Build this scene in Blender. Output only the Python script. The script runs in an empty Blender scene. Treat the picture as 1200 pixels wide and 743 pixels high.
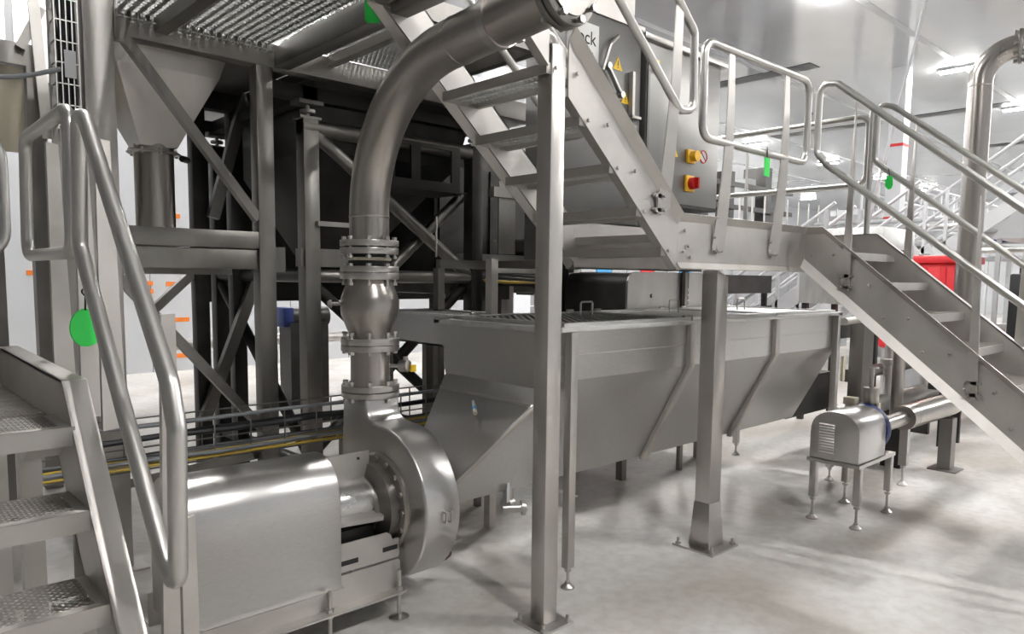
import bpy, bmesh, math, random
from mathutils import Vector, Matrix
random.seed(7)
sc = bpy.context.scene
C = sc.collection

# ------------------------------------------------------------------ camera
def setup_camera():
    yaw, pit, rol = math.radians(47.135), math.radians(5.27), math.radians(-0.618)
    fw = Vector((math.cos(pit)*math.cos(yaw), math.cos(pit)*math.sin(yaw), -math.sin(pit)))
    r = Vector((math.sin(yaw), -math.cos(yaw), 0)); d = fw.cross(r)
    c, s = math.cos(rol), math.sin(rol)
    r2 = c*r + s*d; d2 = -s*r + c*d
    cam = bpy.data.cameras.new('camera'); o = bpy.data.objects.new('camera', cam); C.objects.link(o)
    m = Matrix((r2, -d2, -fw)).transposed().to_4x4(); m.translation = Vector((0, 0, 1.6))
    o.matrix_world = m
    cam.sensor_fit = 'HORIZONTAL'; cam.sensor_width = 36.0
    cam.lens = 851.3/1200*36.0
    cam.shift_y = (404.25-371.5)/1200
    cam.clip_start = 0.05; cam.clip_end = 200
    sc.camera = o
setup_camera()

# ------------------------------------------------------------------ world, exposure
w = bpy.data.worlds.new('world'); sc.world = w; w.use_nodes = True
w.node_tree.nodes['Background'].inputs[0].default_value = (0.9, 0.95, 1, 1)
w.node_tree.nodes['Background'].inputs[1].default_value = 0.3
sc.view_settings.view_transform = 'Standard'
sc.view_settings.look = 'None'
sc.view_settings.gamma = 1
sc.view_settings.use_curve_mapping = False
sc.view_settings.exposure = 0.8
LAMP = 430.0          # emission of the ceiling tubes
ZC = 6.0             # ceiling height

# ------------------------------------------------------------------ materials
MATS = {}
def mat(name, col, rough=.45, metal=0., var=.08, scale=6., stretch=(1,1,1), bump=0., rvar=.08, emit=0., coat=0., alpha=None, dirt=None):
    if name in MATS: return MATS[name]
    m = bpy.data.materials.new(name); m.use_nodes = True
    nt = m.node_tree; b = nt.nodes['Principled BSDF']
    tc = nt.nodes.new('ShaderNodeTexCoord'); mp = nt.nodes.new('ShaderNodeMapping')
    mp.inputs['Scale'].default_value = stretch
    nt.links.new(tc.outputs['Object'], mp.inputs['Vector'])
    nz = nt.nodes.new('ShaderNodeTexNoise'); nz.inputs['Scale'].default_value = scale; nz.inputs['Detail'].default_value = 5
    nt.links.new(mp.outputs['Vector'], nz.inputs['Vector'])
    cr = nt.nodes.new('ShaderNodeValToRGB')
    cr.color_ramp.elements[0].position = .3; cr.color_ramp.elements[1].position = .7
    cr.color_ramp.elements[0].color = tuple(max(0, c*(1-var)) for c in col)+(1,)
    cr.color_ramp.elements[1].color = tuple(min(1, c*(1+var)) for c in col)+(1,)
    if dirt:
        e = cr.color_ramp.elements.new(.18); e.color = dirt+(1,)
    nt.links.new(nz.outputs['Fac'], cr.inputs['Fac'])
    nt.links.new(cr.outputs['Color'], b.inputs['Base Color'])
    mr = nt.nodes.new('ShaderNodeMapRange'); mr.inputs[3].default_value = max(.03, rough-rvar); mr.inputs[4].default_value = min(1, rough+rvar)
    nt.links.new(nz.outputs['Fac'], mr.inputs[0]); nt.links.new(mr.outputs[0], b.inputs['Roughness'])
    b.inputs['Metallic'].default_value = metal
    if coat: b.inputs['Coat Weight'].default_value = coat; b.inputs['Coat Roughness'].default_value = .1
    if bump:
        bp = nt.nodes.new('ShaderNodeBump'); bp.inputs['Strength'].default_value = bump; bp.inputs['Distance'].default_value = .01
        nt.links.new(nz.outputs['Fac'], bp.inputs['Height']); nt.links.new(bp.outputs['Normal'], b.inputs['Normal'])
    if emit:
        b.inputs['Emission Color'].default_value = col+(1,); b.inputs['Emission Strength'].default_value = emit
    MATS[name] = m
    return m
STEEL = mat('stainless_satin', (.56,.54,.52), .34, 1., .12, 5, (1,1,.6))
BLAST = mat('stainless_beadblasted', (.57,.55,.525), .46, .9, .07, 7)
BRUSH = mat('stainless_brushed', (.58,.57,.565), .30, 1., .05, 40, (1,1,6), rvar=.05)
BRUSHX = mat('stainless_brushed_along', (.60,.59,.58), .27, 1., .03, 12, rvar=.02)
PIPE = mat('stainless_pipe', (.44,.415,.39), .28, 1., .05, 2.5, (1,1,.5), rvar=.015)
TUBE = mat('stainless_polished_tube', (.62,.61,.59), .36, 1., .04, 5, rvar=.04)
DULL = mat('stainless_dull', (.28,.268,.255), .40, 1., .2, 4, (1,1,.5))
DARK = mat('steel_dark_and_shaded', (.06,.058,.056), .42, .8, .25, 4)  # dark steel; on the weighing hopper the tone is painted shade
PANEL = mat('machine_grey_panel', (.17,.167,.163), .42, .7, .08, 5)
CABIN = mat('cabinet_sheet', (.30,.295,.285), .38, .9, .06, 4, (1,1,.5))
BLACK = mat('black_rubber', (.02,.02,.022), .5, 0, .2)
CABLE = mat('cable_black', (.025,.026,.03), .45, 0, .2)
CABLEG = mat('cable_grey', (.22,.23,.25), .45, 0, .1)
CABLEY = mat('cable_yellow', (.62,.44,.06), .5, 0, .1)
CREAM = mat('gasket_cream', (.72,.66,.52), .6)
GREEN = mat('tag_green', (.03,.72,.10), .5, 0, .05)
YEL = mat('warning_yellow', (.85,.55,.02), .5, 0, .04)
YELO = mat('switch_yellow', (.88,.50,.03), .4, 0, .04)
REDM = mat('switch_red', (.55,.015,.015), .35, 0, .05)
REDP = mat('red_plastic', (.72,.03,.04), .45, 0, .08)
INK = mat('black_ink', (.015,.015,.015), .6)
SIGN = mat('sign_plate', (.62,.62,.60), .45, .3)
WHITE = mat('white_paint', (.52,.53,.545), .45, 0, .03)
WHITEP = mat('white_panel', (.60,.615,.64), .35, 0, .02, 2)
ORANGE = mat('orange_tape', (.85,.22,.02), .55)
BLUE = mat('motor_blue', (.01,.03,.16), .4)
BLUET = mat('blue_tape', (.08,.38,.75), .5)
BROWN = mat('brown_plastic', (.10,.035,.025), .5)
TAN = mat('tan_panel', (.30,.27,.21), .5, .3)
CARD = mat('cardboard', (.55,.40,.24), .75)
GREYP = mat('grey_paint', (.38,.39,.40), .5)
LGREY = mat('light_grey_paint', (.42,.43,.44), .5)
LIDM = mat('lid_plate', (.66,.66,.65), .40, .9, .10, 5, (1,4,1))
GLOW = mat('lamp_glow', (1.,.985,.96), .5, emit=LAMP)

def floor_mat():
    m = bpy.data.materials.new('epoxy_floor'); m.use_nodes = True; nt = m.node_tree; b = nt.nodes['Principled BSDF']
    tc = nt.nodes.new('ShaderNodeTexCoord')
    n1 = nt.nodes.new('ShaderNodeTexNoise'); n1.inputs['Scale'].default_value = .9; n1.inputs['Detail'].default_value = 6; n1.inputs['Distortion'].default_value = .6
    n2 = nt.nodes.new('ShaderNodeTexNoise'); n2.inputs['Scale'].default_value = 14; n2.inputs['Detail'].default_value = 8
    for n in (n1, n2): nt.links.new(tc.outputs['Object'], n.inputs['Vector'])
    r1 = nt.nodes.new('ShaderNodeValToRGB'); r1.color_ramp.elements[0].position = .33; r1.color_ramp.elements[1].position = .62
    r1.color_ramp.elements[0].color = (.46,.43,.39,1); r1.color_ramp.elements[1].color = (.68,.67,.655,1)
    r2 = nt.nodes.new('ShaderNodeValToRGB'); r2.color_ramp.elements[0].position = .25; r2.color_ramp.elements[1].position = .6
    r2.color_ramp.elements[0].color = (.82,.80,.78,1); r2.color_ramp.elements[1].color = (1,1,1,1)
    nt.links.new(n1.outputs['Fac'], r1.inputs['Fac']); nt.links.new(n2.outputs['Fac'], r2.inputs['Fac'])
    mx = nt.nodes.new('ShaderNodeMix'); mx.data_type = 'RGBA'; mx.blend_type = 'MULTIPLY'; mx.inputs[0].default_value = 1
    nt.links.new(r1.outputs['Color'], mx.inputs[6]); nt.links.new(r2.outputs['Color'], mx.inputs[7])
    nt.links.new(mx.outputs[2], b.inputs['Base Color'])
    mr = nt.nodes.new('ShaderNodeMapRange'); mr.inputs[3].default_value = .30; mr.inputs[4].default_value = .55
    nt.links.new(n1.outputs['Fac'], mr.inputs[0]); nt.links.new(mr.outputs[0], b.inputs['Roughness'])
    return m
FLOOR = floor_mat()
CEIL = mat('ceiling_gloss_panel', (.47,.48,.49), .11, 0, .02, 1.5, rvar=.05, coat=.4)
WALLD = mat('wall_dim_grey', (.20,.20,.20), .6)
CEILD = mat('ceiling_dark_strip', (.03,.03,.032), .4)

# ------------------------------------------------------------------ mesh builder
def V(*a): return Vector(a)
def arcpts(c, r, a0, a1, n, f):
    return [f(c[0]+r*math.cos(a0+(a1-a0)*i/n), c[1]+r*math.sin(a0+(a1-a0)*i/n)) for i in range(n+1)]
def fillet(pts, r, n=6, closed=False):
    pts = [Vector(p) for p in pts]; out = []; N = len(pts)
    for i, p in enumerate(pts):
        if not closed and i in (0, N-1): out.append(p); continue
        a, b = pts[i-1], pts[(i+1) % N]
        u, v = (a-p), (b-p); lu, lv = u.length, v.length; u.normalize(); v.normalize()
        ang = u.angle(v)
        if ang > 3.1: out.append(p); continue
        t = min(r/math.tan(ang/2), lu*.49, lv*.49); rr = t*math.tan(ang/2)
        bis = (u+v).normalized(); c = p + bis*(rr/math.sin(ang/2))
        p0, p1 = p+u*t, p+v*t
        e0, e1 = (p0-c), (p1-c); tot = e0.angle(e1)
        for k in range(n+1):
            s = k/n
            q = (e0*math.sin((1-s)*tot)+e1*math.sin(s*tot))/math.sin(tot)
            out.append(c+q)
    return out
class B:
    def __init__(s): s.v = []; s.f = []
    def add(s, vs, fs):
        o = len(s.v); s.v += [Vector(x) for x in vs]; s.f += [tuple(i+o for i in f) for f in fs]; return s
    def box(s, x0, x1, y0, y1, z0, z1):
        return s.add([(x0,y0,z0),(x1,y0,z0),(x1,y1,z0),(x0,y1,z0),(x0,y0,z1),(x1,y0,z1),(x1,y1,z1),(x0,y1,z1)],
                     [(0,3,2,1),(4,5,6,7),(0,1,5,4),(1,2,6,5),(2,3,7,6),(3,0,4,7)])
    def bar(s, p, q, w, h, up=(0,0,1)):
        p, q = Vector(p), Vector(q); d = (q-p).normalized(); up = Vector(up)
        if abs(d.dot(up)) > .99: up = Vector((0,1,0))
        a = d.cross(up).normalized(); b = a.cross(d).normalized()
        vs = []
        for c in (p, q):
            for i, j in ((-1,-1),(1,-1),(1,1),(-1,1)): vs.append(c+a*i*w/2+b*j*h/2)
        return s.add(vs, [(0,1,2,3),(7,6,5,4),(0,4,5,1),(1,5,6,2),(2,6,7,3),(3,7,4,0)])
    def prism(s, poly, ax, a, b):
        # poly: 2d points; ax 0 -> (y,z) extruded along x; 1 -> (x,z) along y; 2 -> (x,y) along z
        def P(p, t): return ((t,p[0],p[1]),(p[0],t,p[1]),(p[0],p[1],t))[ax]
        n = len(poly); vs = [P(p,a) for p in poly]+[P(p,b) for p in poly]
        fs = [tuple(range(n)), tuple(range(2*n-1, n-1, -1))]+[(i, n+i, n+(i+1)%n, (i+1)%n) for i in range(n)]
        return s.add(vs, fs)
    def plate(s, poly, t):
        poly = [Vector(p) for p in poly]; n = len(poly)
        nm = Vector()
        for i in range(n): nm += (poly[i]-poly[0]).cross(poly[(i+1)%n]-poly[0])
        nm.normalize(); off = nm*t
        vs = poly+[p+off for p in poly]
        fs = [tuple(range(n)), tuple(range(2*n-1, n-1, -1))]+[(i, n+i, n+(i+1)%n, (i+1)%n) for i in range(n)]
        return s.add(vs, fs)
    def tube(s, path, r, n=12, closed=False, cap=True, r1=None):
        path = [Vector(p) for p in path]; N = len(path)
        ts = []
        for i in range(N):
            a = path[i-1] if (i > 0 or closed) else path[i]; b = path[(i+1) % N] if (i < N-1 or closed) else path[i]
            ts.append((b-a).normalized())
        u = ts[0].orthogonal().normalized(); rings = []; base = len(s.v)
        for i in range(N):
            if i: 
                q = ts[i-1].rotation_difference(ts[i]); u = q @ u
            u = (u-ts[i]*u.dot(ts[i])).normalized(); w = ts[i].cross(u)
            rr = r if r1 is None else r+(r1-r)*i/(N-1)
            s.v += [path[i]+(u*math.cos(2*math.pi*k/n)+w*math.sin(2*math.pi*k/n))*rr for k in range(n)]
        M = N if closed else N-1
        # for closed tubes match the last ring to the first
        sh = 0
        if closed:
            v0 = s.v[base]; dm = 9e9
            for k in range(n):
                dd = (s.v[base+(N-1)*n+k]-path[N-1]).normalized().dot((v0-path[0]).normalized())
                if -dd < dm: dm = -dd; sh = k
        for i in range(M):
            j = (i+1) % N; o = sh if (closed and i == N-1) else 0
            for k in range(n):
                s.f.append((base+i*n+(k+o) % n, base+i*n+(k+1+o) % n, base+j*n+(k+1) % n, base+j*n+k))
        if cap and not closed:
            s.f.append(tuple(base+k for k in range(n-1, -1, -1))); s.f.append(tuple(base+(N-1)*n+k for k in range(n)))
        return s
    def cyl(s, p, q, r, n=16, r1=None): return s.tube([p, q], r, n, r1=r1)
    def lathe(s, prof, o, ax=(0,0,1), n=24):
        o = Vector(o); d = Vector(ax).normalized(); u = d.orthogonal().normalized(); w = d.cross(u); base = len(s.v); N = len(prof)
        for r, h in prof:
            s.v += [o+d*h+(u*math.cos(2*math.pi*k/n)+w*math.sin(2*math.pi*k/n))*max(r,1e-4) for k in range(n)]
        for i in range(N-1):
            for k in range(n): s.f.append((base+i*n+k, base+i*n+(k+1)%n, base+(i+1)*n+(k+1)%n, base+(i+1)*n+k))
        s.f.append(tuple(base+k for k in range(n-1,-1,-1))); s.f.append(tuple(base+(N-1)*n+k for k in range(n)))
        return s
    def bolts(s, o, ax, R, nb, r=.011, h0=-.03, h1=.03, ph=0):
        o = Vector(o); d = Vector(ax).normalized(); u = d.orthogonal().normalized(); w = d.cross(u)
        for k in range(nb):
            c = o+(u*math.cos(2*math.pi*k/nb+ph)+w*math.sin(2*math.pi*k/nb+ph))*R
            s.cyl(c+d*h0, c+d*h1, r, 6)
        return s
    def bolt_ring(s, o, ax, R, nb, root, r=.011, h0=-.03, h1=.03, ph=0, m=None):
        o = Vector(o); d = Vector(ax).normalized(); u = d.orthogonal().normalized(); w = d.cross(u); first = None
        for k in range(nb):
            e = (u*math.cos(2*math.pi*k/nb+ph)+w*math.sin(2*math.pi*k/nb+ph))*R
            if first is None:
                first = B().cyl(o+e+d*h0, o+e+d*h1, r*.7, 6).cyl(o+e+d*h0, o+e+d*(h0+.014), r*1.25, 6).cyl(o+e+d*(h1-.014), o+e+d*h1, r*1.25, 6).build('bolt', m, root); e0 = e
            else:
                c = first.copy(); C.objects.link(c); c.parent = root; c.location = first.location+(e-e0)
        return s
    def build(s, name, m, parent=None, smooth=False, bevel=0, seg=2, label=None):
        loc = parent_world(parent) if parent else Vector()
        me = bpy.data.meshes.new(name); me.from_pydata([x-loc for x in s.v], [], s.f)
        bm = bmesh.new(); bm.from_mesh(me); bmesh.ops.recalc_face_normals(bm, faces=bm.faces)
        if bevel:
            ed = [e for e in bm.edges if len(e.link_faces) == 2 and e.calc_face_angle(0) > .6]
            bmesh.ops.bevel(bm, geom=ed, offset=bevel, segments=seg, affect='EDGES', profile=.5, clamp_overlap=True)
        bm.to_mesh(me); bm.free()
        if smooth or bevel:
            me.shade_smooth()
            try: me.set_sharp_from_angle(angle=math.radians(38))
            except Exception: pass
        me.materials.append(m)
        o = bpy.data.objects.new(name, me); C.objects.link(o)
        if parent: o.parent = parent
        if label: o['label'] = label
        return o
def parent_world(o):
    p = Vector()
    while o: p += o.location; o = o.parent
    return p
def thing(name, label, cat, loc=(0,0,0), group=None):
    o = bpy.data.objects.new(name, None); C.objects.link(o); o.location = loc; o.empty_display_size = .1
    return tag(o, label, cat, group)
def tag(o, label, cat, group=None, kind=None):
    o['label'] = label; o['category'] = cat
    if group: o['group'] = group
    if kind: o['kind'] = kind
    return o
def struct(o): o['kind'] = 'structure'; return o
def copy_tree(o, loc, label=None, parent=None):
    c = o.copy(); C.objects.link(c)
    if parent is None: c.location = loc
    else: c.parent = parent
    if label: c['label'] = label
    for ch in list(o.children): copy_tree(ch, None, None, c)
    return c
def shift_copy(o, parent, d):
    c = o.copy(); C.objects.link(c); c.parent = parent; c.location = o.location+Vector(d); return c

# ------------------------------------------------------------------ the setting
XW0, XW1, YW0, YW1 = -7., 46., -9., 21.
def shell():
    struct(B().box(XW0, XW1, YW0, YW1, -.2, 0).build('floor', FLOOR))
    ce = struct(B().box(XW0, XW1, YW0, YW1, ZC+.04, ZC+.24).build('ceiling', WHITEP))
    # ceiling panels, joints recessed between them
    ys = [YW0, -5.2, -1.8, 1.6, 5.0, 8.0, 11.4, 14.8, YW1]; n = 0
    for j in range(len(ys)-1):
        B().box(XW0+.01, XW1-.01, ys[j]+.02, ys[j+1]-.02, ZC, ZC+.05).build('ceiling_panel', CEIL, ce)
    for y in ys[1:-1]: B().box(XW0+.01, XW1-.01, y-.06, y+.06, ZC-.006, ZC+.02).build('joint_strip', WHITE, ce)
    for x0, y0, y1 in ((14.9,7.05,11.3),(21.4,5.1,8.0),(21.4,8.2,11.3),(27.5,3.2,7.8),(9.0,-1.7,1.5)):
        B().box(x0-.22, x0+.22, y0, y1, ZC-.012, ZC+.01).build('ceiling_strip', CEILD, ce)
    struct(B().box(XW0, XW1, YW1, YW1+.2, 0, ZC+.2).build('wall_back', WHITEP))
    struct(B().box(XW0, XW1, YW0-.2, YW0, 0, ZC+.2).build('wall_front', WHITEP))
    struct(B().box(XW0-.2, XW0, YW0, YW1, 0, ZC+.2).build('wall_left', WALLD))  # unseen wall, darkened so metal faces turned towards it come out darker
    struct(B().box(XW1, XW1+.2, YW0, YW1, 0, ZC+.2).build('wall_right', WHITEP))
    # insulated partition wall behind the frames, in panels with joints
    pw = struct(B().box(-7, 11.5, 12.72, 12.9, 0, ZC).build('wall_partition', LGREY))
    for i in range(14):
        x0 = -6.6+i*1.2+.72
        B().box(x0+.006, x0+1.194, 12.62, 12.74, .0, ZC).build('wall_panel', WHITEP, pw)
    # orange tape marks on the panels
    for x, z in ((4.05,2.55),(4.05,2.0),(3.6,1.45),(4.12,1.44),(3.6,1.32),(4.15,.85),(5.0,.9),(2.2,1.6),(4.15,-.3+.55)):
        B().box(x-.16, x+.16, 12.605, 12.62, z-.035, z+.035).build('orange_tape_strip', ORANGE, pw)
shell()
def lamps():
    gl = 'rows of ceiling tube lights'
    first = None
    for x in (1.6, 6.5, 11.4, 17.1, 21.9, 27.2, 32.5, 38.):
        for y in (-1.9, 5.05, 12.2, 18.):
            if first is None:
                r = thing('ceiling_light', 'long white tube light mounted on the glossy ceiling', 'ceiling light', (x, y, ZC), gl)
                B().box(x-.09, x+.09, y-.38, y+.38, ZC-.05, ZC+.0).build('housing', WHITE, r)
                B().box(x-.06, x+.06, y-.36, y+.36, ZC-.075, ZC-.05).build('diffuser', GLOW, r, bevel=.01)
                first = r
            else: copy_tree(first, (x, y, ZC))
lamps()

# ------------------------------------------------------------------ generic pieces
def foot_parts(root, x, y, ztop, r=.035, rod=.009, m=STEEL):
    f = B().lathe([(r,0),(r,.008),(r*.55,.022),(rod*1.6,.03),(rod*1.6,.04)], (x,y,0), n=16).build('levelling_foot', m, root, True)
    B().cyl((x,y,.03),(x,y,ztop), rod, 8).build('threaded_rod', m, f, True)
    B().cyl((x,y,ztop-.03),(x,y,ztop-.015), rod*2, 6).build('nut', m, f)
def flat_post(root, p, q, w=.05, t=.008, dirw=(1,0,0), dirt_=(0,1,0), twist=1.2, name='post', m=BLAST, bow=0.):
    p, q = Vector(p), Vector(q); a = Vector(dirw); b = Vector(dirt_); N = 10; vs = []; fs = []
    for i in range(N+1):
        s = i/N; ang = twist*(1-s)*0 + twist*max(0, (s-.15)/.85)
        c = p.lerp(q, s) + b*(-bow*math.sin(math.pi*s))
        u = a*math.cos(ang)+b*math.sin(ang); v = -a*math.sin(ang)+b*math.cos(ang)
        ww = w*(1-.35*s)
        for i2, j2 in ((-1,-1),(1,-1),(1,1),(-1,1)): vs.append(c+u*i2*ww/2+v*j2*t/2)
    for i in range(N):
        o = i*4
        for k in range(4): fs.append((o+k, o+(k+1)%4, o+4+(k+1)%4, o+4+k))
    fs += [(3,2,1,0), tuple(N*4+k for k in range(4))]
    return B().add(vs, fs).build(name, m, root, True)
def post_bracket(root, c, ax):
    # small hinged clamp plate bolted to a channel web at c; ax = outward direction
    c = Vector(c); ax = Vector(ax); t = Vector((0,0,1)).cross(ax)
    b = B().bar(c-V(0,0,.055), c+V(0,0,.055), .03, .012, ax)
    for dz in (-.035, .035):
        for s in (-.035, .035):
            p = c+t*s+V(0,0,dz); b.cyl(p-ax*.005, p+ax*.016, .009, 6)
        b.bar(c+t*-.04+V(0,0,dz), c+t*.04+V(0,0,dz), .012, .02)
    b.build('clamp', STEEL, root)
def expanded(b, x0, x1, y0, y1, z, px, py, t=.004, fill=.28):
    # plate with staggered lozenge slots, made as real holes
    ny = max(2, int(round((y1-y0)/py))); py = (y1-y0)/ny; nx = max(2, int(round((x1-x0)/px))); px = (x1-x0)/nx
    vs = []; fs = []
    for j in range(ny):
        off = .5*px if j % 2 else 0
        for i in range(nx - (1 if j % 2 else 0)):
            cx = x0+(i+.5)*px+off; cy = y0+(j+.5)*py
            o = len(vs)
            ox, oy = px/2, py/2; hx, hy = px*.5*(1-fill*.5), py*.5*(1-fill)
            outer = [(cx-ox,cy-oy),(cx,cy-oy),(cx+ox,cy-oy),(cx+ox,cy),(cx+ox,cy+oy),(cx,cy+oy),(cx-ox,cy+oy),(cx-ox,cy)]
            inner = [(cx-hx*.5,cy-hy*.6),(cx,cy-hy),(cx+hx*.5,cy-hy*.6),(cx+hx,cy),(cx+hx*.5,cy+hy*.6),(cx,cy+hy),(cx-hx*.5,cy+hy*.6),(cx-hx,cy)]
            for k in range(8): vs.append((outer[k][0],outer[k][1],z+(.5*t if k in (1,5) else 0)))
            for k in range(8): vs.append((inner[k][0],inner[k][1],z+(t if k in (4,5,6) else 0)))
            for k in range(8): fs.append((o+k, o+(k+1)%8, o+8+(k+1)%8, o+8+k))
    return b.add(vs, fs)
def rail_loop(root, pts, r=.021, fr=.07, name='rail', closed=True):
    return B().tube(fillet(pts, fr, 6, closed), r, 14, closed).build(name, TUBE, root, True)

# ------------------------------------------------------------------ columns carrying the stairs
def columns():
    t = thing('support_column', 'square stainless column bolted to the floor, holding the big elbow pipe', 'column', (2.335,2.28,0))
    x0, y0, s = 2.29, 2.235, .088
    B().box(x0, x0+s, y0, y0+s, .012, 2.60).build('post', STEEL, t, bevel=.006)
    B().box(x0-.055, x0+s+.055, y0-.055, y0+s+.055, 0, .012).build('base_plate', STEEL, t)
    for a in (-.035, s+.035):
        for b_ in (-.035, s+.035):
            B().cyl((x0+a,y0+b_,.01),(x0+a,y0+b_,.045), .009, 6).cyl((x0+a,y0+b_,.012),(x0+a,y0+b_,.024), .016, 6).build('anchor_bolt', STEEL, t)
    # saddle arm that carries the pipe
    B().tube(fillet([(2.335,2.28,2.56),(2.335,2.28,2.635),(2.22,2.28,2.64),(2.12,2.28,2.62)], .05), .036, 14).build('pipe_arm', STEEL, t, True)
    
    t = thing('support_column', 'tapered foot stainless column under the stair landing beside the tank', 'column', (3.77,2.32,0))
    x0, x1, y0, y1 = 3.71, 3.83, 2.27, 2.37
    B().prism([(x0,.28),(x1,.28),(x1,1.62),(x0+.0,1.66)], 1, y0, y1).build('post', STEEL, t, bevel=.004)
    vs = [(x0-.02,y0-.02,.012),(x1+.02,y0-.02,.012),(x1+.02,y1+.02,.012),(x0-.02,y1+.02,.012),(x0-.003,y0-.003,.28),(x1+.003,y0-.003,.28),(x1+.003,y1+.003,.28),(x0-.003,y1+.003,.28)]
    B().add(vs, [(0,3,2,1),(4,5,6,7),(0,1,5,4),(1,2,6,5),(2,3,7,6),(3,0,4,7)]).build('flared_foot', STEEL, t, bevel=.003)
    B().box(3.63, 3.91, 2.185, 2.465, 0, .012).build('base_plate', STEEL, t)
    for a in (3.655, 3.885):
        for b_ in (2.21, 2.44):
            B().cyl((a,b_,.01),(a,b_,.05), .010, 6).cyl((a,b_,.012),(a,b_,.026), .018, 6).build('anchor_bolt', STEEL, t)
columns()

# ------------------------------------------------------------------ stairs over the tank
def channel_stringer(root, ax, c, out, top, bot, t=.008, fl=.055, m=BLAST, name='stringer', flb=None, lip_top=0., lip_bot=0.):
    # ax 1: web in plane y=c, points are (x,z); ax 0: web in plane x=c, points are (y,z). open towards out
    # lip_*: height of an edge folded outwards at about 45 degrees instead of a square flange
    wt = [(p[0], p[1]-lip_top) for p in top]; wb = [(p[0], p[1]+lip_bot) for p in bot]
    b = B().prism(wt+wb[::-1], ax, c, c+t*(-out))
    def P(p, d): return (p[0], c+d, p[1]) if ax == 1 else (c+d, p[0], p[1])
    for line, web, lip in ((top, wt, lip_top), (bot, wb, lip_bot)):
        f = flb if (line is bot and flb is not None) else fl
        for i in range(len(line)-1):
            p, q = line[i], line[i+1]; sg = -1 if line is top else 1
            if lip:
                a, e = web[i], web[i+1]; w = lip*.85*out
                vs = [P(a,0), P(e,0), P(q,w), P(p,w)]
                vs += [P((a[0],a[1]-sg*t),-t*out*.7), P((e[0],e[1]-sg*t),-t*out*.7), P((q[0],q[1]-sg*t*.3),w-t*out*.7), P((p[0],p[1]-sg*t*.3),w-t*out*.7)]
            else:
                d = Vector((q[0]-p[0], q[1]-p[1])).normalized(); n = Vector((-d.y, d.x))
                if n.y*sg < 0: n = -n
                n *= t
                p2 = (p[0]+n.x, p[1]+n.y); q2 = (q[0]+n.x, q[1]+n.y)
                vs = [P(p,-t*out), P(q,-t*out), P(q,f*out), P(p,f*out), P(p2,-t*out), P(q2,-t*out), P(q2,f*out), P(p2,f*out)]
            b.add(vs, [(0,1,2,3),(7,6,5,4),(0,4,5,1),(1,5,6,2),(2,6,7,3),(3,7,4,0)])
    return b.build(name, m, root)
def bolt_heads(root, pts, ax, out, name='bolt', r=.010):
    for p in pts:
        d = Vector((0,out*.009,0)) if ax == 1 else Vector((out*.009,0,0))
        B().lathe([(r,0),(r,.004),(r*.6,.009)], p, d, 8).build(name, STEEL, root, True)
def grate_tread_x(root, xr, xf, y0, y1, z, proto=None):
    # tread spanning y, rear edge xr (upper side), front edge xf
    if proto:
        pr, d = proto
        c = pr.copy(); C.objects.link(c); c.parent = root; c.location = pr.location+Vector((xr-d[0],0,z-d[1]))
        for ch in pr.children:
            k = ch.copy(); C.objects.link(k); k.parent = c
        return c
    b = B().box(xr, xr+.005, y0, y1, z-.045, z).box(xf-.03, xf, y0, y1, z-.045, z).box(xr, xf, y0, y0+.005, z-.045, z).box(xr, xf, y1-.005, y1, z-.045, z)
    tr = b.build('tread', BLAST, root)
    g = B(); n = int((y1-y0)/.030)
    for i in range(n):
        yy = y0+.01+i*(y1-y0-.02)/(n-1)
        g.box(xr+.004, xf-.03, yy-.004, yy+.004, z-.022, z-.002)
    for k in range(3):
        xx = xr+.05+k*(xf-xr-.12)/2
        g.box(xx-.003, xx+.003, y0, y1, z-.03, z-.006)
    o = g.build('grating_bars', LIDM, tr); o['kind'] = 'stuff'
    return tr
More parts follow.
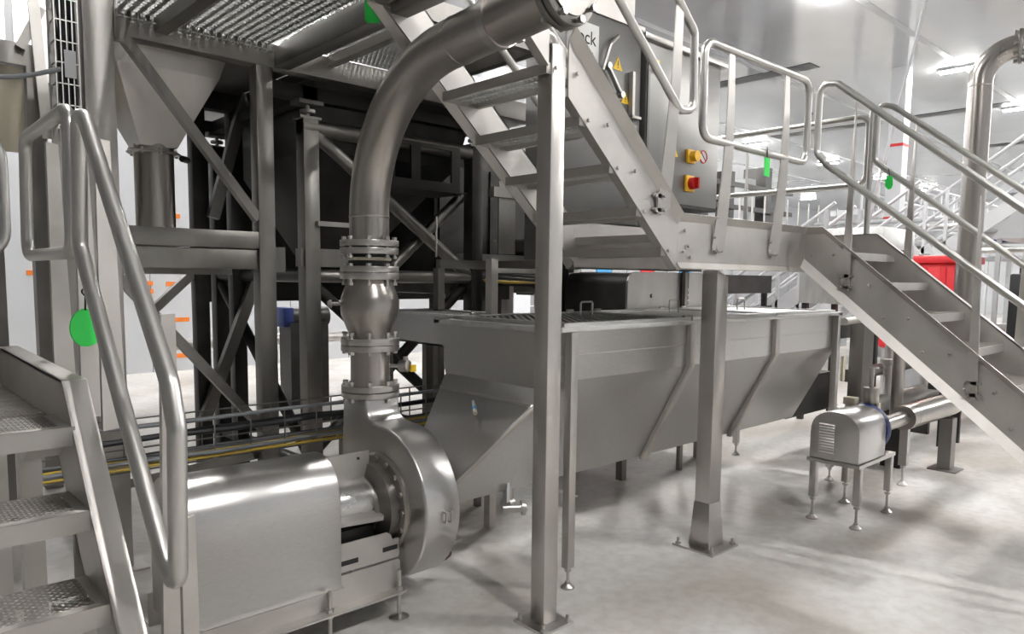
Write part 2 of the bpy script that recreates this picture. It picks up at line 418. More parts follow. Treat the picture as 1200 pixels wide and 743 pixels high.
def upper_stair():
    t = thing('staircase', 'light steel stair climbing from the landing towards the overhead platform', 'staircase', (3.24,2.6,1.70))
    k = .868
    def zt(x): return 1.940+(3.249-x)*k
    def zb(x): return 1.662+(3.237-x)*k
    top = [(1.86,zt(1.86)),(3.249,1.940)]; bot = [(1.86,zb(1.86)),(3.237,1.662)]
    for xa, xb in ((1.86,2.27),(2.395,3.249)):
        ZB = lambda x: max(zb(x), 1.655)
        channel_stringer(t, 1, 2.235, -1, [(xa,zt(xa)),(xb,zt(xb))], [(xa,ZB(xa)),(xb,ZB(xb))], flb=-.05, lip_top=.05)
    channel_stringer(t, 1, 2.975, 1, top, [bot[0],(3.249,1.655)], lip_bot=.045)
    proto = None
    for i in range(7):
        z = 1.955+i*.187-.187; xr = 2.925-i*.2135+.2135
        tr = grate_tread_x(t, xr-.02, xr+.22, 2.243, 2.967, z, proto)
        if proto is None: proto = (tr, (xr-.02, z))
        for yy, o in ((2.227, -1), (2.983, 1)):
            bolt_heads(t, [(xr+.02,yy,z-.02),(xr+.155,yy,z-.02)], 1, o)
        for yy in (2.243, 2.958):
            for dx in (.02,.155): B().cyl((xr+dx,yy,z-.035),(xr+dx,yy+.01,z-.035),.012,8).build('bolt', STEEL, t)
    # hand rail on the near side
    y = 2.185
    r1 = [(1.9,y,3.98),(3.27,y,2.86),(3.285,y,2.47),(3.16,y,2.45),(1.9,y,3.50)]
    B().tube(fillet(r1, .055), .021, 14).build('handrail', TUBE, t, True)
    flat_post(t, (3.10,2.222,1.96), (3.14,2.185,2.95), .075, .008, (.9,-.4,0), (.4,.9,0), .25, bow=.02)
    post_bracket(t, (3.06,2.222,1.985), (0,-1,0))
    # far hand rail
    y = 3.02
    B().tube(fillet([(1.9,y,3.98),(3.27,y,2.86),(3.285,y,2.47),(3.16,y,2.45),(1.9,y,3.50)], .055), .021, 12).build('handrail', TUBE, t, True)
    flat_post(t, (3.10,2.99,1.96), (3.14,3.02,2.95), .06, .008, (1,0,0), (0,1,0), 1.1)
    flat_post(t, (2.15,2.99,2.80), (2.18,3.02,3.75), .06, .008, (1,0,0), (0,1,0), 1.1)
upper_stair()
def landing():
    t = thing('stair_landing', 'raised stair landing with channel edge standing on the tapered foot column', 'landing', (4.0,2.6,1.66))
    channel_stringer(t, 1, 2.235, -1, [(3.25,1.945),(4.70,1.950)], [(3.25,1.66),(4.70,1.66)], name='edge_channel', lip_top=.04, lip_bot=.032)
    channel_stringer(t, 1, 2.975, 1, [(3.25,1.945),(4.63,1.950)], [(3.25,1.66),(4.63,1.66)], name='edge_channel')
    # floor grating of landing and of the walkway running off behind
    B().box(3.26, 5.60, 2.243, 2.283, 1.80, 1.845).box(3.26, 4.7, 2.927, 2.967, 1.80, 1.845).box(3.26,3.30,2.283,2.93,1.80,1.845).box(5.56,5.6,2.28,5.2,1.8,1.845).box(4.64,4.68,2.97,5.2,1.8,1.845).build('floor_frame', BLAST, t)
    g = B()
    for i in range(52): g.box(3.30+i*.0435, 3.306+i*.0435, 2.283, 2.93, 1.815, 1.845)
    for i in range(22): g.box(4.68+i*.0405, 4.686+i*.0405, 2.93, 5.2, 1.815, 1.845)
    for i in range(12): g.box(3.30, 5.58, 2.29+i*.055, 2.296+i*.055, 1.825, 1.84)
    for i in range(38): g.box(4.68, 5.56, 2.96+i*.058, 2.966+i*.058, 1.825, 1.84)
    g.build('floor_grating', BLAST, t)['kind'] = 'stuff'
    channel_stringer(t, 0, 5.60, 1, [(2.26,1.95),(5.2,1.95)], [(2.26,1.70),(5.2,1.70)], name='edge_channel')
    channel_stringer(t, 0, 4.64, -1, [(2.98,1.95),(5.2,1.95)], [(2.98,1.70),(5.2,1.70)], name='edge_channel')
    for x in (4.66, 5.58):
        B().box(x-.04, x+.04, 5.05, 5.13, .012, 1.70).build('leg', STEEL, t)
        B().box(x-.09, x+.09, 5.0, 5.18, 0, .012).build('base_plate', STEEL, t)
    # front guard rail
    y = 2.185
    rail_loop(t, [(3.37,y,2.84),(4.555,y,2.85),(4.555,y,2.345),(3.37,y,2.345)], fr=.075)
    for x in (3.62, 4.25):
        flat_post(t, (x,2.222,1.76), (x+.015,2.185,2.84), .085, .008, (.95,-.3,0), (.3,.95,0), .35, bow=.03)
        post_bracket(t, (x,2.224,1.80), (0,-1,0))
    B().cyl((4.575,y,2.66),(4.61,y,2.66),.008,8).build('bumper', BLACK, t)
    bolt_heads(t, [(3.34,2.227,1.78),(3.30,2.227,1.86),(3.36,2.227,1.72)], 1, -1)
    # side rail along the walkway
    x = 5.62
    B().tube(fillet([(x,5.18,2.81),(x,2.23,2.81),(x,2.23,2.315),(x,5.18,2.315)], .07), .021, 12).build('rail', TUBE, t, True)
    for yy in (3.2, 4.2, 5.1): flat_post(t, (x+.01,yy,1.75), (x,yy,2.81), .05, .008, (0,1,0), (1,0,0), 1.)
landing()
def lower_stair():
    t = thing('staircase', 'light steel stair running down from the landing to the floor past the small pump', 'staircase', (5.1,1.2,0))
    k = .820
    top = [(2.245,1.95),(2.106,1.948),(-.18,1.948-(2.106+.18)*k+.0)]
    bot = [(2.245,1.70),(2.234,1.687),(.19,1.687-(2.234-.19)*.825)]
    top[-1] = (-.22, .045); bot[-1] = (.19, .0)
    for xx, o in ((4.70,-1),(5.56,1)):
        channel_stringer(t, 0, xx, o, top, bot, lip_top=.045 if o < 0 else 0, lip_bot=.06 if o < 0 else 0)
    # treads: tops every 0.19 from the landing
    pr = None
    for i in range(8):
        z = 1.775-i*.194+.015; yb = 2.215-i*.2335
        if pr is None:
            tr = B().box(4.708,5.552,yb-.235,yb,z-.004,z).box(4.708,5.552,yb-.24,yb-.225,z-.05,z).box(4.708,5.552,yb-.01,yb,z-.05,z).build('tread', BLAST, t)
            g = B(); n = 48
            for q in range(n): g.box(4.715+q*.0175, 4.719+q*.0175, yb-.225, yb-.01, z-.0, z+.003)
            g.build('grip_ridges', BLAST, tr)['kind'] = 'stuff'
            # riser mesh under the tread
            pr = (tr, yb, z)
        else:
            tr = pr[0].copy(); C.objects.link(tr); tr.parent = t; tr.location = pr[0].location+V(0,yb-pr[1],z-pr[2])
            c = pr[0].children[0].copy(); C.objects.link(c); c.parent = tr
        bolt_heads(t, [(4.692,yb-.03,z-.02),(4.692,yb-.175,z-.02)], 0, -1)
    # rails
    x = 4.66
    rail_loop(t, [(x,2.165,2.80),(x,2.13,2.845),(x,2.05,2.83),(x,.15,1.275),(x,.12,.80),(x,2.10,2.34),(x,2.165,2.42)], fr=.05)
    flat_post(t, (4.69,1.955,1.58), (x,1.93,2.70), .055, .008, (0,1,0), (1,0,0), 1.2)
    flat_post(t, (4.69,1.215,.97), (x,1.225,2.08), .055, .008, (0,1,0), (1,0,0), 1.2)
    for yy, z in ((1.95,1.60),(1.21,1.0)): post_bracket(t, (4.69,yy,z), (-1,0,0))
    x = 5.60
    rail_loop(t, [(x,2.165,2.83),(x,2.13,2.87),(x,2.05,2.84),(x,.15,1.32),(x,.12,.85),(x,2.10,2.42),(x,2.165,2.48)], fr=.05)
    for yy, zz in ((1.90,1.62),(1.2,1.05),(.5,.5)): flat_post(t, (5.575,yy,zz), (x,yy,zz+1.12), .055, .008, (0,1,0), (1,0,0), 1.2)
    # post at the corner of the landing
    B().cyl((5.60,2.20,1.72),(5.60,2.20,2.87), .021, 12).build('corner_post', TUBE, t, True)
lower_stair()

# ------------------------------------------------------------------ tank
def tank():
    t = thing('process_tank', 'long stainless V-bottom tank with ribs, lids and a sloping sump', 'tank', (4.2,2.95,0))
    x0, x1 = 2.60, 5.85; ya, yb = 2.49, 3.39; zt, zk, zbm = 1.345, 1.08, .46; ba, bb = 2.82, 3.06
    prof = [(ya,zt),(ya,zk),(ba,zbm),(bb,zbm),(yb,zk),(yb,zt)]
    # open-topped body: near, bottom and far sheets plus ends
    b = B(); n = len(prof); v0 = [(x0,p[0],p[1]) for p in prof]; v1 = [(x1,p[0],p[1]) for p in prof]
    b.add(v0+v1, [(i,i+1,n+i+1,n+i) for i in range(n-1)]+[tuple(range(n)), tuple(range(2*n-1,n-1,-1))])
    body = b.build('body', BRUSH, t)
    B().box(x0+.02, x1-.02, ya+.03, yb-.03, 1.28, 1.285).build('water_surface', DULL, t)
    # rim flange
    B().box(x0-.05,x1+.02,ya-.035,ya+.02,zt-.012,zt+.012).box(x0-.05,x1+.02,yb-.02,yb+.035,zt-.012,zt+.012).box(x0-.05,x0+.02,ya-.035,yb+.035,zt-.014,zt+.014).box(x1-.04,x1+.03,ya-.035,yb+.035,zt-.014,zt+.014).build('rim', LIDM, t, bevel=.003)
    # horizontal fold line on the near side
    B().box(x0+.01, x1, ya-.004, ya, 1.205, 1.211).build('seam', BLAST, t)
    for X in (3.78, 4.84):
        B().prism([(ya-.028,zt-.015),(ya-.028,zk),(ba-.03,zbm-.02),(ba,zbm-.02),(ba,zbm),(ya,zk),(ya,zt-.015)], 0, X-.028, X+.028).build('rib', BLAST, t, bevel=.002)
    # legs
    for X, Y, zt2 in ((2.70,2.465,1.33),(5.80,2.465,1.33),(5.99,3.41,1.33),(2.70,3.415,1.33)):
        B().box(X-.025,X+.025,Y-.022,Y+.025,.11,zt2).build('leg', STEEL, t, bevel=.003)
        foot_parts(t, X, Y, .12)
    # sump at the pump end
    A = V(2.52,2.551,.958); Bq = V(2.53,3.33,.965); Ct = V(2.19,2.757,.585); D = V(2.19,3.17,.575)
    E1 = V(2.22,2.82,.46); E2 = V(2.22,3.14,.46); F1 = V(2.75,2.82,.46); F2 = V(2.75,3.06,.46)
    G1 = V(2.62,2.502,1.052); G2 = V(2.62,3.385,1.06); H1 = V(2.75,2.503,1.05); H2 = V(2.75,3.37,1.05)
    vs = [A,Bq,Ct,D,E1,E2,F1,F2,G1,G2,H1,H2]
    B().add(vs, [(0,2,3,1),(2,4,5,3),(4,6,7,5),(0,8,10,6,4,2),(1,3,5,7,11,9),(0,1,9,8)]).build('sump', BRUSH, t)
    d = (Ct-A)
    B().bar(A+V(-.004,-.006,.006), Ct+V(-.004,-.006,.006), .028, .016, (.6,.0,.8)).build('sump_edge', BLAST, t, bevel=.003)
    B().bar(A+V(.0,0,.004), Bq+V(0,0,.004), .014, .014).build('sump_edge', BLAST, t)
    B().cyl((2.10,2.98,.5),(2.22,2.98,.5),.11,20).build('suction_pipe', PIPE, t, True)
    for p, q in (((2.44,2.93,.925),(2.40,2.86,.875)),((2.27,3.12,.70),(2.23,3.04,.66))):
        p, q = V(*p)+V(0,0,.02), V(*q)+V(0,0,.02)
        m = B().cyl(p, p.lerp(q,.45), .010, 8).build('marker_pen', WHITE, t, True); B().cyl(p.lerp(q,.45), p.lerp(q,.7), .011, 8).build('blue_band', BLUET, m, True); B().cyl(p.lerp(q,.7), q, .011, 8).build('cream_tip', CREAM, m, True)
    # lids
    xs = [2.66, 3.80, 4.86, 5.83]
    for i in range(3):
        a, c = xs[i]+.01, xs[i+1]-.01
        l = B()
        l.box(a,c,ya+.0,ya+.05,zt+.012,zt+.030).box(a,c,yb-.05,yb,zt+.012,zt+.030).box(a,a+.04,ya+.05,yb-.05,zt+.012,zt+.030).box(c-.04,c,ya+.05,yb-.05,zt+.012,zt+.030)
        if i: l.box(a+.04,c-.04,ya+.05,yb-.05,zt+.014,zt+.020)
        lid = l.build('lid', LIDM, t)
        if i == 0:
            g = B(); expanded(g, a+.04, c-.04, ya+.05, yb-.05, zt+.02, .05, .03)
            g.build('lid_mesh', LIDM, lid)['kind'] = 'stuff'
        hx = (3.47,4.42,5.35)[i]
        B().tube(fillet([(hx-.055,3.05,zt+.02),(hx-.055,3.05,zt+.11),(hx+.055,3.05,zt+.11),(hx+.055,3.05,zt+.02)], .015, 4), .006, 8).build('handle', STEEL, lid, True)
        for hxx in (a+.15, c-.12):
            B().cyl((hxx-.03,yb-.015,zt+.035),(hxx+.03,yb-.015,zt+.035),.01,8).build('hinge', STEEL, lid)
    B().cyl((3.74,ya+.02,zt+.03),(3.83,ya+.02,zt+.03),.013,8).build('hinge_pin', STEEL, t)
    # drain valve
    dv = B().cyl((2.62,2.84,.47),(2.62,2.84,.40),.03,12).lathe([(.02,0),(.045,.01),(.045,.05),(.02,.06)], (2.59,2.84,.37), (1,0,0), 14).build('drain_valve', STEEL, t, True)
    B().cyl((2.57,2.83,.36),(2.68,2.76,.36),.022,12).lathe([(.042,0),(.042,.02)], (2.66,2.78,.36), (.8,-.5,0), 14).build('outlet', STEEL, dv, True)
    B().bar((2.58,2.80,.40),(2.58,2.80,.55),.02,.008).build('lever', WHITE, dv)
    dv = B().lathe([(.02,0),(.04,.01),(.05,.06),(.03,.08)], (2.86,2.74,.385), (.6,-.8,0), 14).cyl((2.87,2.80,.46),(2.87,2.80,.40),.02,10).build('drain_valve', STEEL, t, True)
    B().bar((2.90,2.68,.39),(2.96,2.64,.40),.02,.01).build('lever', STEEL, dv)
tank()

# ------------------------------------------------------------------ duct feeding the tank
def trough():
    t = thing('overflow_trough', 'rectangular steel trough joining the far side of the tank', 'trough', (2.85,3.9,1.1))
    B().box(2.62,2.63,3.36,4.12,1.19,1.375).box(3.02,3.03,3.43,4.12,1.19,1.375).box(2.62,3.03,3.43,4.12,1.19,1.2).box(2.62,3.03,4.11,4.12,1.19,1.375).build('channel', BRUSH, t)
    B().box(2.60,2.66,3.36,4.13,1.37,1.382).box(2.99,3.05,3.43,4.13,1.37,1.382).box(2.66,2.99,4.08,4.13,1.37,1.382).build('lip', LIDM, t)
    for i in range(14): B().box(2.66,2.99,3.44+i*.046,3.455+i*.046,1.36,1.372).build('slat', LIDM, t)
    for x in (2.66,2.98): B().box(x-.025,x+.025,4.05,4.10,0.,1.19).build('leg', DULL, t)
trough()

# ------------------------------------------------------------------ big pump
def pump():
    t = thing('centrifugal_pump', 'large stainless centrifugal pump with rounded motor cover and snail casing', 'pump', (1.6,2.98,0))
    yc, zc = 2.98, .50
    # casing
    R = .375; pts = []
    pts += [(3.335,.99),(3.115,.99),(3.113,.95)]
    pts += [(3.105,.915),(3.085,.893),(3.05,.879),(3.0,.873)]
    N = 40
    for i in range(1, N+1):
        a = math.radians(92+ (360-92)*i/N)
        pts.append((yc+R*math.cos(a), zc+R*math.sin(a)))
    pts.append((3.355,.62))
    cs = B().prism(pts, 0, 1.90, 2.10).build('snail_casing', BRUSH, t, bevel=.014, seg=3)
    # casing bolts and cover ring
    B().lathe([(.245,0),(.245,.012),(.235,.02),(.10,.02)], (1.90,yc,zc), (-1,0,0), 40).build('cover_ring', PIPE, t, True)
    B().bolt_ring((1.88,yc,zc), (1,0,0), .222, 16, t, .010, -.012, .012, 0, STEEL)
    B().lathe([(.20,0),(.20,.05),(.13,.07),(.13,.09)], (1.88,yc,zc), (-1,0,0), 32).build('back_plate', DULL, t, True)
    # bearing housing
    B().cyl((1.55,yc,.53),(1.80,yc,.53),.115,28).build('bearing_housing', BRUSHX, t, True)
    B().box(1.57,1.84,2.99,3.0,.60,.765).build('guard_plate', BLAST, t)
    for x in (1.62,1.78): B().cyl((x,2.985,.735),(x,2.992,.735),.007,8).build('hole_plug', INK, t)
    B().plate([(1.56,2.84,.50),(1.56,2.93,.535),(1.84,2.93,.535),(1.90,2.82,.485)], .006).build('guard_shelf', BLAST, t)
    B().plate([(1.56,2.84,.50),(1.90,2.82,.485),(1.90,2.825,.46),(1.56,2.845,.475)], .006).build('guard_lip', BLAST, t)
    B().box(1.56,1.80,2.88,3.08,.26,.44).build('bearing_pedestal', DARK, t, bevel=.01)
    B().cyl((1.86,2.80,.31),(1.86,2.84,.31),.02,12).build('plug', STEEL, t)
    # near and far side plates with slots
    for y0, y1 in ((2.795,2.803),(3.157,3.165)):
        pl = [(1.55,.285),(1.875,.285),(1.88,.295),(1.88,.375),(1.845,.375),(1.835,.40),(1.815,.415),(1.55,.415)]
        B().prism(pl, 1, y0, y1).build('side_plate', BLAST, t)
        for xa, xb, z in ((1.57,1.66,.315),(1.79,1.87,.325)):
            s = B().box(xa,xb,y0-.002,y1+.002,z,z+.022).build('slot', INK, t)
    # skid rails
    for y0, sgn in ((2.80,-1),(3.16,1)):
        w = [(.88,.135),(1.885,.135),(1.885,.26),(1.875,.275),(.88,.275)]
        B().prism(w, 1, y0, y0+.008*sgn).build('skid_rail', BLAST, t)
        B().prism([(.88,y0),(1.87,y0),(1.89,y0+.01*sgn),(1.89,y0+.055*sgn),(1.87,y0+.07*sgn),(.88,y0+.07*sgn)], 2, .13, .138).build('skid_flange', BLAST, t)
        for x in (.95,1.50,1.86):
            y = y0+.035*sgn
            f = B().lathe([(.048,0),(.048,.008),(.03,.014),(.014,.02)], (x,y,0), n=20).build('levelling_foot', STEEL, t, True)
            B().cyl((x,y,.01),(x,y,.235), .010, 10).build('threaded_rod', STEEL, f, True)
            B().cyl((x,y,.139),(x,y,.155), .018, 6).cyl((x,y,.115),(x,y,.13), .018, 6).build('nut', STEEL, f)
            B().bolts((x,y,.008),(0,0,1),.034,3,.006,0,.004).build('screw', STEEL, f)
    # motor cover
    ya, yb, zb, zs, zt = 2.79, 3.17, .20, .58, .80
    prof = [(ya,zb)]
    for i in range(0, 17):
        a = math.pi-math.pi*i/16; prof.append(((ya+yb)/2+(yb-ya)/2*math.cos(a)*1.0, zs+(zt-zs)*math.sin(a)**.8 if 0 < i < 16 else zs))
    prof.append((yb,zb))
    B().prism(prof, 0, .90, 1.575).build('motor_cover', BRUSH, t, bevel=.006)
    B().box(.895,1.58,ya-.012,ya,.198,.222).build('cover_hem', BLAST, t)
    # lifting lug and nameplate outline
    B().tube(fillet([(2.00,2.606,.47),(2.00,2.585,.47),(2.00,2.585,.52),(2.00,2.606,.52)],.006,3),.005,8).build('lug', STEEL, t, True)
    B().tube(fillet([(2.03,2.606,.47),(2.03,2.585,.47),(2.03,2.585,.52),(2.03,2.606,.52)],.006,3),.005,8).build('lug', STEEL, t, True)
    B().cyl((2.06,2.80,.185),(2.22,2.88,.185),.012,10).build('drain_line', STEEL, t, True)
    B().lathe([(.012,0),(.028,.01),(.028,.05),(.012,.06)], (2.19,2.865,.185), (.9,.43,0), 12).build('drain_cock', BROWN, t, True)
    # outlet flange
    B().lathe([(.148,0),(.148,.028)], (2.0,3.23,.985), n=36).build('outlet_flange', STEEL, t, bevel=.003)
pump()
def valve_stack():
    o = (2.0,3.23)
    sp = thing('pipe_spool', 'short flanged stainless spool standing on the pump outlet', 'pipe', (o[0],o[1],1.015))
    B().cyl((*o,1.04),(*o,1.25),.100,32).build('pipe', PIPE, sp, True)
    for z in (1.017,1.222): B().lathe([(.148,0),(.148,.03)], (*o,z), n=36).build('flange', STEEL, sp, bevel=.003)
    B().bolt_ring((*o,1.02), (0,0,1), .126, 8, sp, .011, -.06, .05, .2, STEEL)
    v = B().cyl((2.08,3.17,1.14),(2.13,3.12,1.14),.010,10).build('gauge_stem', STEEL, sp, True)
    g = B().lathe([(.0,0),(.030,.002),(.032,.02),(.030,.05),(.018,.058)], (2.118,3.13,1.14), (.4,-1,.1), 18).build('gauge', STEEL, sp, True)
    B().box(2.135,2.165,3.055,3.068,1.115,1.15).build('gauge_label', YEL, g)
    B().cyl((2.13,3.1,1.17),(2.13,3.1,1.19),.014,10).build('gauge_cap', STEEL, g, True)
    cv = thing('check_valve', 'bulbous flanged stainless check valve in the vertical pump pipe', 'valve', (o[0],o[1],1.255))
    B().lathe([(.10,1.27),(.10,1.30),(.118,1.335),(.145,1.405),(.1475,1.43),(.1475,1.48),(.143,1.50),(.118,1.565),(.105,1.60)], (*o,0), n=40).build('body', PIPE, cv, True)
    for z in (1.254,1.585): B().lathe([(.148,0),(.148,.034)], (*o,z), n=36).build('flange', STEEL, cv, bevel=.003)
    B().lathe([(.148,0),(.148,.030)], (*o,1.621), n=36).build('flange', STEEL, cv, bevel=.003)
    B().bolt_ring((*o,1.25), (0,0,1), .126, 8, cv, .012, -.045, .068, .2, STEEL).bolt_ring((*o,1.62), (0,0,1), .126, 8, cv, .011, -.065, .045, .2, STEEL)
    B().cyl((1.87,3.30,1.46),(1.83,3.33,1.46),.010,10).lathe([(.02,0),(.02,.008),(.012,.02)], (1.835,3.325,1.46), (-.8,.6,0), 14).build('test_plug', STEEL, cv, True)
    pj = thing('pipe_elbow', 'large stainless elbow pipe curving from check valve towards the column top', 'pipe', (o[0],o[1],1.652))
    B().cyl((*o,1.652),(*o,1.72),.098,32).build('rubber_joint', BLACK, pj, True)
    B().lathe([(.108,0),(.112,.008),(.108,.016)], (*o,1.680), n=32).build('rubber_band', CREAM, pj, True)
    for z in (1.712,1.750): B().lathe([(.148,0),(.148,.032)], (*o,z), n=36).build('flange', STEEL, pj, bevel=.003)
    B().bolt_ring((*o,1.745), (0,0,1), .126, 8, pj, .011, -.055, .055, .2, STEEL)
    path = [V(*o,1.77), V(*o,1.90)]
    R = .70; th = math.radians(86); dd = V(0,-math.sin(th),math.cos(th))
    for i in range(1, 25):
        a = th*i/24; path.append(V(o[0], o[1]-R+R*math.cos(a), 1.90+R*math.sin(a)))
    pe = path[-1].copy(); def_at = lambda y: pe+dd*((pe.y-y)/math.sin(th))
    path += [def_at(1.9)]
    B().tube(path, .100, 36).build('pipe', PIPE, pj, True)
    for p, d in (((*o,1.90),(0,0,1)),(def_at(2.50),dd)):
        B().lathe([(.100,-.006),(.1025,-.002),(.1025,.002),(.100,.006)], p, d, 36).build('weld_bead', PIPE, pj, True)
    cl = B().lathe([(.1005,-.02),(.107,-.02),(.107,.02),(.1005,.02)], def_at(2.26), dd, 36).build('clamp_ring', STEEL, pj, True)
    B().box(2.10,2.135,2.24,2.28,2.57,2.61).build('clamp_ear', STEEL, cl); B().cyl((2.115,2.22,2.59),(2.115,2.30,2.59),.011,8).build('clamp_bolt', STEEL, cl)
    for y in (1.93,1.895): B().lathe([(.136,0),(.136,.028)], def_at(y), dd, 36).build('flange', DULL, pj, bevel=.003)
    B().lathe([(.130,0),(.130,.007)], def_at(1.902), dd, 36).build('gasket', BLACK, pj, True)
    B().bolt_ring(def_at(1.90), dd, .118, 8, pj, .012, -.055, .06, .3, STEEL)
    B().lathe([(.10,0),(.10,.006)], def_at(1.866), dd, 36).build('blind_face', DULL, pj, True)
valve_stack()

# ------------------------------------------------------------------ left stair and platform
def left_stair():
    t = thing('staircase', 'perforated steel stair rising to the low platform, beside the pump motor', 'staircase', (0,1.9,0))
    xa, xb = -.55, .475
    # stringers
    def zt(y): return 1.285+(y-2.44)*1.17
    top = [(1.30,zt(1.30)),(2.44,1.285),(3.56,1.30)]
    bot = [(1.50,.0),(2.62,1.10),(3.56,1.10)]
    top = [(1.345,.004)]+[(1.345,.02)]+[(2.44,1.285),(3.56,1.30)]
    top = [(1.36,.02),(2.44,1.285),(3.56,1.30)]; bot = [(1.56,.0),(2.56,1.08),(3.56,1.08)]
    channel_stringer(t, 0, xb, 1, top, bot, fl=.058)
    channel_stringer(t, 0, xa-.008, -1, top, bot, fl=.058)
    B().box(xa,xb+.058,3.56,3.568,1.08,1.30).box(xa,xb+.058,3.50,3.568,1.292,1.30).build('toe_board', BLAST, t)
    # treads
    rise, run = .203, .165; pr = None
    for i in range(5):
        z = 1.167-i*rise; yf = 2.33-i*run
        if pr is None:
            tr = B().box(xa,xb,yf,yf+.03,z-.002,z).box(xa,xb,yf,yf+.004,z-.055,z).box(xa,xb,yf+.235,yf+.24,z-.05,z).box(xb-.035,xb,yf+.03,yf+.235,z-.002,z).box(xa,xa+.035,yf+.03,yf+.235,z-.002,z).build('tread', BLAST, t)
            g = B(); expanded(g, xa+.035, xb-.035, yf+.03, yf+.235, z-.002, .024, .012, .003, .45)
            g.build('perforated_top', BLAST, tr)['kind'] = 'stuff'
            pr = (tr, yf, z)
            br = None
        else:
            tr = pr[0].copy(); C.objects.link(tr); tr.parent = t; tr.location = pr[0].location+V(0,yf-pr[1],z-pr[2])
            for ch in pr[0].children:
                c = ch.copy(); C.objects.link(c); c.parent = tr
        B().prism([(yf+.06,z-.055),(yf+.22,z-.055),(yf+.20,z-.12)], 0, xb-.10, xb-.004).build('tread_bracket', BLAST, t)
    # platform grating
    n = 20; L = 2.42; pr = None
    g0 = B()
    B().box(xa,xb,2.40,2.405,1.10,1.155).build('edge_bar', BLAST, t); B().box(xa,xb,3.55,3.56,1.10,1.155).build('edge_bar', BLAST, t)
    for i in range(11):
        y0 = 2.41+i*.104
        p = B().box(xa,xb,y0,y0+.004,1.11,1.152).box(xa,xb,y0+.096,y0+.10,1.11,1.152).build('plank_edge', BLAST, t)
        g = B(); expanded(g, xa, xb, y0+.004, y0+.096, 1.15, .024, .0115, .003, .45)
        g.build('plank_top', BLAST, p)['kind'] = 'stuff'
    for x, y in ((-.5,3.4),(.42,3.4),(.42,2.72),(-.5,2.72)):
        B().box(x-.03,x+.03,y-.03,y+.03,.012,1.10).build('leg', BLAST, t); B().box(x-.07,x+.07,y-.07,y+.07,0,.012).build('base_plate', BLAST, t)
        for s in (-.05,.05): B().cyl((x+s,y-.05,.01),(x+s,y-.05,.035),.009,6).build('anchor_bolt', STEEL, t)
    B().box(xa,xb,1.55,1.56,.0,.10).build('kick_plate', BLAST, t)
    # hand rail of the stair flight
    x = .545
    rail_loop(t, [(x,2.46,2.06),(x,2.395,2.045),(x,1.735,1.355),(x,1.695,1.25),(x,1.72,.875),(x,1.80,.895),(x,2.505,1.68)], r=.0215, fr=.05)
    flat_post(t, (x+.065,1.97,.62), (x+.06,1.93,1.50), .085, .008, (.85,.5,0), (-.5,.85,0), .1)
    flat_post(t, (x+.065,1.84,.02), (x+.06,1.83,1.0), .075, .008, (.85,.5,0), (-.5,.85,0), .0)
    flat_post(t, (x+.065,2.47,1.12), (x+.06,2.47,2.0), .085, .008, (.9,.4,0), (-.4,.9,0), .1)
    # platform rails
    rail_loop(t, [(x,2.575,2.10),(x,3.27,2.10),(x,3.33,1.665),(x,2.60,1.665)], r=.0215, fr=.06)
    flat_post(t, (x+.065,2.72,1.12), (x+.055,2.72,2.07), .085, .008, (.9,.4,0), (-.4,.9,0), .2)
    flat_post(t, (x+.065,3.12,1.12), (x+.055,3.12,2.07), .085, .008, (.9,.4,0), (-.4,.9,0), .2)
    rail_loop(t, [(.50,3.50,2.14),(-.45,3.50,2.14),(-.45,3.50,1.665),(.50,3.50,1.665)], r=.0215, fr=.10)
    for xx in (-.3,.3): flat_post(t, (xx,3.565,1.15), (xx,3.52,2.12), .060, .008, (1,0,0), (0,1,0), 1.0)
left_stair()

